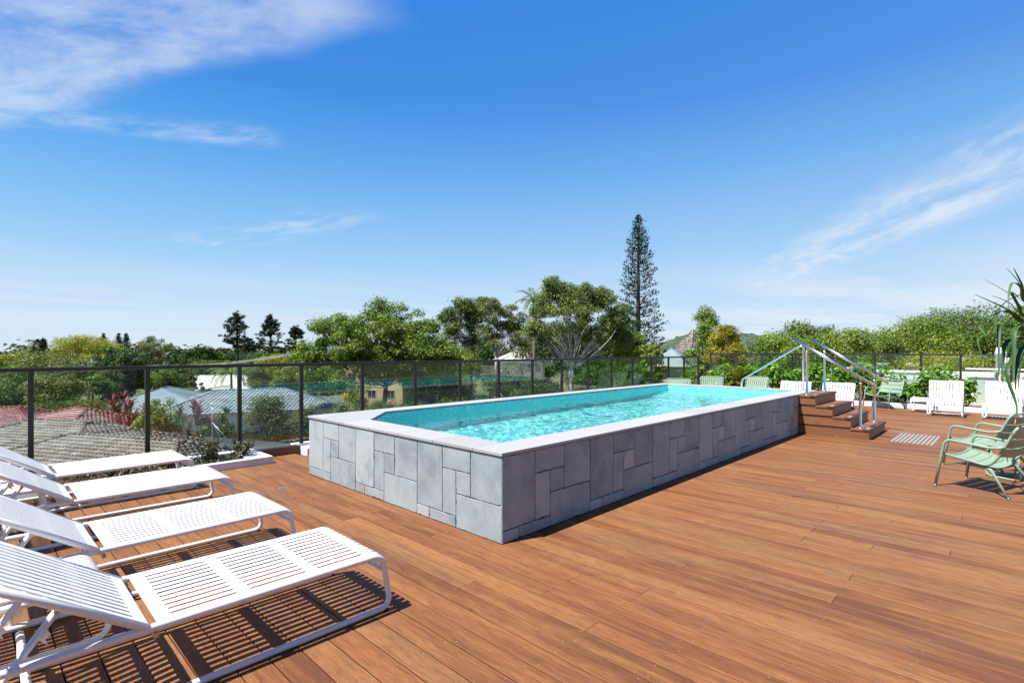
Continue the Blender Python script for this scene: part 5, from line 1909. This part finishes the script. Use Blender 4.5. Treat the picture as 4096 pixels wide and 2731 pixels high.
# big trees in the middle
multi_tree('broadleaf_tree', 'largest tree, bright green and many lobed, behind the near end of the pool', 62,
           [(1335, 1330, 115, 78, 13), (1262, 1415, 95, 62, 10), (1560, 1282, 120, 86, 15), (1690, 1310, 85, 80, 9), (1480, 1375, 170, 62, 15), (1690, 1395, 120, 60, 10), (1830, 1440, 100, 55, 9), (1275, 1490, 100, 62, 9), (1560, 1450, 120, 50, 8), (1370, 1535, 80, 50, 7), (1710, 1480, 130, 50, 9), (1400, 1430, 130, 60, 10), (1600, 1400, 130, 60, 10), (1440, 1300, 80, 60, 6), (1620, 1360, 120, 70, 9), (1760, 1420, 110, 60, 8), (1480, 1490, 90, 50, 9), (1600, 1500, 80, 42, 8), (1540, 1455, 120, 40, 9), (1290, 1540, 70, 40, 6)],
           1545, 1535, 'lf_bright', 'bark_dark', 52000, .38, 101, trunk_r=.34, lk=.6, limbs=26, clump_m=1.35, twig=1, aspect=.42, flat=.65)
multi_tree('broadleaf_tree', 'slim dark green tree right of the largest tree', 76, [(1865, 1232, 70, 48, 9), (1802, 1270, 52, 45, 7), (1905, 1270, 65, 65, 9), (1830, 1330, 75, 45, 6), (1940, 1215, 42, 40, 5), (1890, 1350, 50, 40, 4)], 1885, 1420, 'lf_mid', 'bark', 10500, .36, 102, trunk_r=.24, lk=.6, limbs=24, clump_m=1.2, twig=2)
multi_tree('broadleaf_tree', 'thin olive brown tree with pale stems left of the fig tree', 68, [(1985, 1245, 65, 62, 9), (2050, 1280, 58, 75, 10), (1975, 1330, 65, 65, 8), (2080, 1370, 45, 55, 6)], 1985, 1425, 'lf_olive', 'bark_pale', 8500, .30, 103, trunk_r=.22, lk=.6, limbs=24, clump_m=1.05, twig=2)
palm('palm_tree', 'tall ragged palm rising between the olive tree and the fig tree', 2135, 64, 1205, 3.6, 52, 13, trunk_r=.2, upright=1.05)
tree('broadleaf_tree', 'green tree behind the brick block, between the largest tree and the thin olive tree', 1820, 104, 1365, 130, 1500, 'lf_mid', seed=67, leaves=8000, size=.45, nclump=46)
multi_tree('fig_tree', 'spreading fig tree with a fan of pale branches at the centre', 56,
           [(2215, 1150, 62, 52, 9), (2310, 1178, 100, 70, 16), (2405, 1195, 80, 60, 11), (2175, 1235, 62, 58, 8), (2460, 1262, 62, 70, 9), (2130, 1320, 50, 55, 6), (2500, 1350, 60, 60, 8), (2300, 1245, 130, 60, 10), (2190, 1340, 60, 60, 5), (2410, 1345, 80, 65, 9), (2290, 1320, 110, 50, 6)],
           2285, 1465, 'lf_fig', 'bark_pale', 34000, .25, 104, trunk_r=.40, lk=.55, limbs=46, clump_m=1.0, twig=2, group=G)
tree('broadleaf_tree', 'dark dense tree filling the gap between the fig and the tall conifer', 2470, 78, 1190, 110, 1470, 'lf_dark', seed=24, leaves=9000, size=.40, nclump=50)
tree('broadleaf_tree', 'bright green tree at the foot of the tall conifer', 2520, 60, 1300, 85, 1480, 'lf_bright', seed=25, leaves=6000, size=.30, nclump=36)
tree('broadleaf_tree', 'small yellow green tree right below the tall conifer', 2618, 47, 1345, 58, 1540, 'lf_bright', seed=26, leaves=6000, size=.22, nclump=36)
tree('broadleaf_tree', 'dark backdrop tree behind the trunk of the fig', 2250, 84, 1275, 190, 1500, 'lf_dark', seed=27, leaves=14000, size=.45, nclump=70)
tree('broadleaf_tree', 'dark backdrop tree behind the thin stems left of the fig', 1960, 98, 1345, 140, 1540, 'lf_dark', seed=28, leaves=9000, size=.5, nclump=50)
norfolk('norfolk_pine', 'very tall symmetrical conifer rising above every other tree', 2553, 86, 860, 1400, 108, 105, levels=40, leaves_per=34, size=.42)
multi_tree('broadleaf_tree', 'loose green topped tree behind the golden tree', 48, [(2815, 1262, 32, 36, 5), (2862, 1292, 26, 34, 4), (2800, 1325, 42, 50, 8), (2830, 1380, 60, 50, 9), (2800, 1440, 55, 50, 7)], 2825, 1480, 'lf_bright', 'bark', 6500, .22, 129, trunk_r=.16, lk=.6, limbs=18, clump_m=.8, twig=1)
multi_tree('broadleaf_tree', 'golden yellow tree above the back fence right of the blue roof', 44, [(2905, 1322, 34, 36, 5), (2935, 1345, 26, 36, 4), (2872, 1352, 42, 44, 7), (2912, 1405, 60, 50, 10), (2860, 1430, 60, 50, 8), (2930, 1450, 50, 40, 6)], 2892, 1480, 'lf_autumn', 'bark', 7500, .20, 130, trunk_r=.15, lk=.6, limbs=18, clump_m=.75, twig=1)
tree('broadleaf_tree', 'low green tree right of the golden tree with dry fronds', 2985, 50, 1385, 70, 1500, 'lf_olive', seed=31, leaves=3500, size=.24, nclump=24)
tree('broadleaf_tree', 'rounded dark topped tree behind the pool handrails', 3230, 41, 1262, 150, 1540, 'lf_mid', seed=32, leaves=14000, size=.24, nclump=70)
tree('broadleaf_tree', 'yellow green tree left of the handrails beyond the fence', 3130, 37, 1312, 150, 1540, 'lf_bright', seed=33, leaves=13000, size=.20, nclump=70)
tree('broadleaf_tree', 'yellow green rounded tree right of the handrails beyond the fence', 3370, 38, 1296, 170, 1550, 'lf_bright', seed=34, leaves=16000, size=.20, nclump=80)
tree('broadleaf_tree', 'lower green tree in the dip between the two rounded tree masses', 3530, 43, 1325, 130, 1550, 'lf_mid', seed=35, leaves=12000, size=.22, nclump=54)
tree('broadleaf_tree', 'broad green tree left of the big dome of foliage at right', 3660, 44, 1248, 190, 1560, 'lf_bright', seed=36, leaves=20000, size=.22, nclump=90)
tree('broadleaf_tree', 'tallest broad green dome shaped tree at right', 3860, 46, 1200, 230, 1560, 'lf_mid', seed=37, leaves=26000, size=.24, nclump=110)
tree('broadleaf_tree', 'green tree behind the hanging strap leaves at the right edge', 4070, 44, 1205, 210, 1560, 'lf_bright', seed=38, leaves=20000, size=.23, nclump=90)
tree('broadleaf_tree', 'yellow green low tree in front of the dome shaped tree, behind the back fence', 3760, 36, 1400, 190, 1570, 'lf_yellow', seed=39, leaves=9000, size=.20, nclump=60)
# under the big trees, through the glass
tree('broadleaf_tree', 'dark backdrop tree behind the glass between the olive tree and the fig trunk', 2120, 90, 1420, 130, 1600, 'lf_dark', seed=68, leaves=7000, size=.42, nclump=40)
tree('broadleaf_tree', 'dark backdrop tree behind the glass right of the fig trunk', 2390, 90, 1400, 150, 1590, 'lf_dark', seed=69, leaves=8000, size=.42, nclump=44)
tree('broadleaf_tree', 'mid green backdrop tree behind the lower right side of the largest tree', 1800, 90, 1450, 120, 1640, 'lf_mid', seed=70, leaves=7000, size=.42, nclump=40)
tree('broadleaf_tree', 'mid green backdrop tree behind the left skirts of the largest tree', 1240, 92, 1450, 90, 1600, 'lf_mid', seed=85, leaves=5000, size=.42, nclump=30)
rg = np.random.default_rng(88)
cl = []
for i in range(420):
    Y_ = rg.uniform(190, 420)
    cl.append(((rg.uniform(-500, 4300) - CX) / F * Y_, Y_, GZ + rg.uniform(1.5, 9.0), rg.uniform(5, 10), rg.uniform(3, 4.5)))
V = crown_leaves(rg, cl, 42000, 2.2, .6, .6, .4)
tag(obj('distant_trees', leaf_mesh('distant_trees', V), M['lf_far']), 'far band of treetops along the horizon', 'trees', kind='stuff')
tree('broadleaf_tree', 'leafy undergrowth tree below the thin olive tree', 2030, 60, 1440, 120, 1620, 'lf_dark', seed=61, leaves=7000, size=.28, nclump=44)  # dark leaf colour stands in for the shade behind the fence
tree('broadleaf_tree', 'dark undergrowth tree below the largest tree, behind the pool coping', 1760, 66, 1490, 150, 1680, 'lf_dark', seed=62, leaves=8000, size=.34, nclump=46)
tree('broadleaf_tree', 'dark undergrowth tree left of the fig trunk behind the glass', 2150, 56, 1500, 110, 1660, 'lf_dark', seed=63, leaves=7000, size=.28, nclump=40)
tree('broadleaf_tree', 'dark undergrowth tree right of the fig trunk behind the glass', 2400, 52, 1450, 130, 1620, 'lf_dark', seed=64, leaves=8000, size=.26, nclump=46)  # leaf colour darkened to paint in the shade under the fig
tree('broadleaf_tree', 'dark undergrowth tree below the tall conifer behind the glass', 2560, 50, 1440, 100, 1600, 'lf_dark', seed=65, leaves=7000, size=.26, nclump=40)  # shade below the conifer put into the dark leaf colour
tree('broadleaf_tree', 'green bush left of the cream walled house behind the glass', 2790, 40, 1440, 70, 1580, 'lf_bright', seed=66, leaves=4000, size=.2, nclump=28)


def bush(label, u, vtop, vbot, hw, Y, mleaf, leaves, size, seed, name='shrub', group='shrubs in the gardens below', aspect=.48, d=None):
    X = (u - CX) / F * Y
    zt = EYE + (CY - vtop) * Y / F
    zb = max(EYE + (CY - vbot) * Y / F, GZ)
    w = 2 * hw * Y / F
    return shrub(name, label, (X, Y, GZ), w, d or w * .8, zt - GZ, mleaf, leaves, size, seed, group=group, nclump=34, aspect=aspect, low=(zb - GZ) / (zt - GZ), clump=.22, stems=9)


bush('yellow green shrub before the seamed blue grey roof, behind the third fence post', 650, 1592, 1740, 92, 45, 'lf_bright', 6000, .22, 71)
bush('lower yellow green shrub beside the carport roof', 585, 1660, 1760, 60, 40, 'lf_bright', 2800, .2, 72)
bush('red tipped hedge shrub left of the fourth fence post', 855, 1650, 1790, 75, 46, 'lf_lilly', 5500, .2, 73, 'hedge_shrub')
bush('tall red tipped hedge shrub right of the fourth fence post', 1080, 1580, 1800, 115, 48, 'lf_lilly', 9000, .2, 74, 'hedge_shrub')
bush('red tipped hedge shrub behind the left corner of the pool', 1245, 1622, 1830, 95, 47, 'lf_lilly', 8000, .2, 75, 'hedge_shrub')
bush('red tipped hedge shrub left of the sixth fence post', 1390, 1605, 1800, 95, 49, 'lf_lilly', 7000, .2, 76, 'hedge_shrub')
bush('red tipped hedge shrub right of the sixth fence post', 1520, 1600, 1780, 90, 51, 'lf_lilly', 7000, .2, 77, 'hedge_shrub')
bush('dark green hedge shrub further right behind the pool coping', 1650, 1600, 1740, 90, 53, 'lf_dark', 6000, .22, 78, 'hedge_shrub')
bush('dark green hedge shrub under the slim dark tree', 1800, 1590, 1720, 100, 55, 'lf_dark', 6000, .22, 79, 'hedge_shrub')  # dark leaf colour stands in for shade under the trees
bush('dark trimmed hedge shrub behind the pool below the thin olive tree', 1960, 1575, 1700, 95, 55, 'lf_dark', 5500, .22, 80, 'hedge_shrub')  # leaves darkened so their colour gives the shade behind the fence
bush('dark trimmed hedge shrub behind the pool below the fig tree', 2110, 1560, 1690, 90, 52, 'lf_dark', 5500, .22, 81, 'hedge_shrub')
bush('yellow flowering shrub against the tan brick block', 1430, 1520, 1640, 60, 80, 'lf_yellow', 2600, .3, 82)
bush('dark low shrub row at the foot of the white metal roofed house', 860, 1560, 1600, 80, 78, 'lf_dark', 2500, .32, 83)
bush('shaded dark shrub behind the red tiled roofs', 300, 1600, 1660, 180, 54, 'lf_dark', 5000, .3, 84)
gR = 'burgundy plants by the white garden wall'
rosette('cordyline', 'burgundy spiky plant clump right of the red tiled roofs', (-38.0, 50, GZ), 26, 1.25, .085, 'lf_red', 91, 'plant', gR, stem=4.6, heads=9, spread=1.15, droop=.22)
rosette('cordyline', 'burgundy spiky plant beside the third fence post', (-29.6, 42, GZ), 24, 1.0, .07, 'lf_red', 92, 'plant', gR, stem=4.5, heads=6, spread=.6, droop=.22)
rosette('cordyline', 'burgundy spiky plant between the yellow green shrub and the red tipped hedge', (-25.6, 42, GZ), 24, 1.0, .07, 'lf_red', 93, 'plant', gR, stem=4.7, heads=7, spread=.6, droop=.22)
rosette('dragon_tree', 'single green spiky rosette in front of the blue grey tiled roof', at(905, 1655, 47), 40, 1.1, .06, 'lf_dark', 94, 'plant', None, stem=.1, droop=.2, upright=(0.1, 1.4))

# ------------------------------------------------------------------ plants on the terrace
gh = 'glossy hedge shrubs along the back bed'
hl = ['glossy hedge shrub at the far left end of the back bed by the fence corner', 'glossy hedge shrub in the back bed behind the leftmost green chair', 'glossy hedge shrub in the back bed left of the cycad',
      'glossy hedge shrub in the back bed just right of the cycad', 'glossy hedge shrub behind the sage green chair below the grab rail', 'glossy hedge shrub behind the upright of the grab rail',
      'glossy hedge shrub behind the upper stair posts', 'glossy hedge shrub between the upper and lower stair posts', 'glossy hedge shrub behind the lower stair posts', 'glossy hedge shrub behind the far green armchair',
      'glossy hedge shrub behind the white stool', 'loose open shrub with visible stems just right of the white low chair']
for i, (s, w, h) in enumerate([(4.45, .8, .98), (4.0, .7, .9), (3.45, .8, .95), (2.75, .8, 1.0), (2.15, .8, .95), (1.55, .8, .98), (.95, .85, 1.0), (.38, .8, 1.05), (-.15, .8, .98), (-.68, .75, .92), (-1.12, .7, 1.0), (-1.52, .75, 1.08)]):
    shrub('hedge_shrub', hl[i], W(15.22 + 0.06 * ((i * 5) % 3 - 1), s, 0.065), w + .08, .74, h + (.06 if i < 10 else 0), 'lf_gloss', 900 if i < 10 else 620, .13, 200 + i, group=gh, aspect=.46, nclump=15, up=.75, low=.08 if i < 10 else .22, clump=.30)
shrub('hedge_shrub', 'glossy bush behind the fence rail end, left of the glass gate', W(15.05, -1.98, 0.075), .6, .55, .82, 'lf_gloss', 330, .13, 230, group=gh, nclump=11, low=.25, up=.75)
palm('cycad', 'small yellow green cycad with a stubby brown trunk in the back bed', 0, 0, 0, .66, 53, 30, 'lf_cycad', trunk_r=.115, cat='cycad', group=None, leaf=.16, stiff=True, loc=W(14.95, 3.75, 0.07), zc=.40, upright=.98, droop=.7)

rg = np.random.default_rng(77)
n = 5200
P = np.zeros((n, 3)); P[:, 0] = rg.uniform(14.55, 15.05, n); P[:, 1] = rg.uniform(-1.1, 4.5, n); P[:, 2] = 0.10
T = np.stack([rg.normal(0, .35, n), rg.normal(0, .35, n), np.ones(n)], axis=1)
V = leaf_arrays(P, unit(rg, n), rg.uniform(.05, .11, n), .12, .0, rg, T)
o = obj('grass', leaf_mesh('grass', V), M['lf_grass']); o.location = OW; o.rotation_euler = (0, 0, PHI)
tag(o, 'narrow strip of lawn between the white kerb and the hedge shrubs', 'grass', kind='stuff')

rosette('bird_of_paradise', 'broad leaved green plant at the right edge behind the last white chair', W(14.75, -3.0, 0.08), 13, 1.25, .085, 'lf_bright', 95, 'plant', None, upright=(0.9, 1.5), droop=.16)

# succulents in the white planter
rg = np.random.default_rng(55)
n = 5200
P = np.zeros((n, 3))
P[:, 0] = -9 + 8.6 * rg.random(n) ** .75; P[:, 1] = rg.uniform(4.50, 5.0, n)
P[:, 2] = 0.065 + rg.random(n) ** 1.6 * (0.09 + 0.05 * np.sin(P[:, 0] * 4.1) * np.cos(P[:, 1] * 9))
T = np.stack([rg.normal(0, .7, n), rg.normal(0, .7, n), rg.uniform(.2, 1.2, n)], axis=1)
V = leaf_arrays(P, unit(rg, n), rg.uniform(.045, .085, n), .26, .06, rg, T)
o = obj('ground_cover', leaf_mesh('ground_cover', V), M['lf_succ']); o.location = OW; o.rotation_euler = (0, 0, PHI)
tag(o, 'low grey green and reddish succulent ground cover filling the white planter', 'ground cover', kind='stuff')


def succulent(label, l, s, h, w, seed, stems=16):
    """branching fleshy stems with finger leaves"""
    rg = np.random.default_rng(seed)
    root = thing('succulent', label, 'succulent', W(l, s, 0.06), PHI, 'taller succulents in the planter')
    P, T, S = [], [], []
    mb = MB()
    for i in range(stems):
        a = rg.uniform(0, 6.283); r = w * rg.uniform(.15, .5); hh = h * rg.uniform(.45, 1.0)
        tip = Vector((math.cos(a) * r, math.sin(a) * r, hh))
        pts = limb(mb, (math.cos(a) * r * .2, math.sin(a) * r * .2, 0), tip, .007, .004, rg, .15, 6, 5)
        for p in pts[2:]:
            for q in range(5):
                d = Vector((rg.normal(0, .6), rg.normal(0, .6), rg.uniform(.3, 1.2))).normalized()
                l_ = rg.uniform(.04, .065)
                mb2 = p + d * l_ * .5
                P.append(tuple(mb2)); T.append(tuple(d)); S.append(l_)
    V = leaf_arrays(np.array(P), unit(rg, len(P)), np.array(S), .28, .08, rg, np.array(T))
    obj('leaves', leaf_mesh('leaves', V), M['lf_succ'], root)
    mb.build('stem', M['lf_red'], root)


succulent('tall succulent sprig standing highest near the foot of the farthest lounger', -.72, 4.72, .36, .42, 301, 20)
succulent('bushy succulent clump around the fence post at the right end of the planter', -.34, 4.80, .24, .46, 302, 24)
succulent('low succulent clump behind the seat of the farthest lounger', -1.25, 4.70, .20, .5, 303, 22)
succulent('succulent clump in the planter left of the second fence post', -1.75, 4.75, .22, .45, 304, 20)


# ------------------------------------------------------------------ strap leaved screw pine at the right edge
def screw_pine():
    base = Vector((6.70, 6.05, 0))
    root = thing('screw_pine', 'screw pine with long drooping green strap leaves hanging in at the right edge', 'tree', base, 0)
    head = Vector((6.42, 5.95, 1.98)) - base
    mb = MB()
    mb.tube([(0, 0, 0), (-0.05, 0, 0.9), tuple(head - Vector((0.02, 0, 0.25)))], [0.085, 0.075, 0.065], 12)
    mb.build('trunk', M['bark'], root)
    pot = MB(); pot.lathe([(0.20, 0.0), (0.26, 0.30), (0.27, 0.36), (0.245, 0.36), (0.235, 0.30)], 24); pot.build('pot', M['render'], root)

    def straps(paths, name, mt):
        V, Q, MI = [], [], []
        for pts, w in paths:
            tipped = pts[-1][2] < hd.z - 0.55
            w = w * 0.72
            pts = [Vector(p) for p in pts]
            # smooth the control points
            sm = []
            m = len(pts)
            for i in range(m - 1):
                p0, p1, p2, p3 = pts[max(i - 1, 0)], pts[i], pts[i + 1], pts[min(i + 2, m - 1)]
                for q in range(5):
                    t_ = q / 5
                    sm.append(0.5 * ((2 * p1) + (p2 - p0) * t_ + (2 * p0 - 5 * p1 + 4 * p2 - p3) * t_ ** 2 + (3 * p1 - p0 - 3 * p2 + p3) * t_ ** 3))
            sm.append(pts[-1])
            N = len(sm)
            b = len(V)
            side = None
            for i, p in enumerate(sm):
                d = (sm[min(i + 1, N - 1)] - sm[max(i - 1, 0)]).normalized()
                s = d.cross(Vector((0, 0, 1)))
                if side is None:
                    side = s.normalized() if s.length > 1e-3 else Vector((1, 0, 0))
                else:
                    s = side - d * side.dot(d)
                    side = s.normalized()
                up = side.cross(d).normalized()
                f = i / (N - 1)
                ww = w * (0.75 + 0.25 * math.sin(math.pi * min(1, f * 1.6))) * (1 - max(0, (f - 0.45) / 0.55) ** 1.5) + 0.0015
                V += [tuple(p - side * ww + up * ww * 0.45), tuple(p), tuple(p + side * ww + up * ww * 0.45)]
            for i in range(N - 1):
                for k in (0, 1):
                    Q.append((b + 3 * i + k, b + 3 * i + k + 1, b + 3 * i + 4 + k, b + 3 * i + 3 + k))
                    MI.append(1 if tipped and i / (N - 1) > 0.93 else 0)
        o = obj(name, np_mesh(name, V, Q, True, MI), [M[mt], M['yellow_tip']], root)
        sol = o.modifiers.new('thickness', 'SOLIDIFY'); sol.thickness = 0.002
        return o
    # leaves that reach into the picture: control points (u, v, distance)
    C = lambda x, y: (3600 + x / 1.568, 1050 + y / 1.568)
    data = [
        ([(778, 375), (680, 300), (470, 200)], 5.7, 5.5, .030), ([(790, 330), (680, 250), (570, 205)], 6.0, 6.2, .020),
        ([(800, 300), (690, 200), (525, 102)], 6.1, 6.4, .016), ([(800, 240), (740, 120), (665, 32)], 6.1, 6.3, .022),
        ([(810, 230), (760, 130), (712, 32)], 5.8, 5.6, .020), ([(800, 260), (760, 160), (705, 130), (682, 200), (680, 300)], 5.8, 5.4, .022),
        ([(800, 370), (720, 330), (640, 305), (606, 330), (598, 390), (594, 450)], 5.8, 5.4, .028),
        ([(800, 400), (680, 408), (560, 392), (500, 405), (520, 430), (542, 460)], 5.8, 5.3, .028),
        ([(800, 440), (690, 455), (560, 462), (490, 480), (505, 560), (525, 655)], 5.9, 5.6, .022),
        ([(800, 430), (700, 400), (632, 402), (622, 480), (622, 600), (620, 765)], 5.7, 5.3, .030),
        ([(800, 420), (745, 405), (718, 440), (716, 560), (712, 700), (716, 760)], 5.5, 5.2, .036),
        ([(800, 470), (720, 480), (660, 515), (648, 600), (644, 690), (646, 782)], 5.8, 5.5, .032),
        ([(800, 520), (740, 550), (700, 620), (672, 680), (690, 770), (722, 860), (734, 920), (718, 1018)], 5.6, 5.2, .030),
        ([(800, 520), (760, 560), (735, 640), (728, 720), (724, 805)], 5.5, 5.2, .030),
        ([(810, 560), (770, 620), (748, 700), (742, 790)], 5.9, 5.9, .026),
        ([(810, 480), (760, 500), (700, 500), (676, 560), (670, 640)], 6.0, 6.0, .024),
        ([(800, 350), (740, 270), (700, 190), (722, 200), (760, 240)], 5.9, 5.6, .022),
    ]
    paths = []
    hd = head
    for pts, y0, y1, w in data:
        m = len(pts)
        wp = []
        for i, (x, y) in enumerate(pts):
            u, v = C(x, y)
            wp.append(at(u, v, y0 + (y1 - y0) * i / (m - 1)) - base)
        paths.append(([hd + (wp[0] - hd) * 0.05] + wp, w))
    rg = np.random.default_rng(8)
    for i in range(34):                          # the rest of the head, outside the frame
        a = rg.uniform(-1.9, 1.9)
        e = rg.uniform(-0.1, 1.3)
        l = rg.uniform(.8, 1.2)
        pts = []
        x, z, ang = .03, 0.0, e
        for q in range(7):
            pts.append(hd + Vector((math.cos(a) * x, math.sin(a) * x, z)))
            x += l / 6 * math.cos(ang); z += l / 6 * math.sin(ang); ang -= .42
        paths.append((pts, rg.uniform(.02, .032)))
    straps(paths, 'strap_leaves', 'lf_strap')


screw_pine()
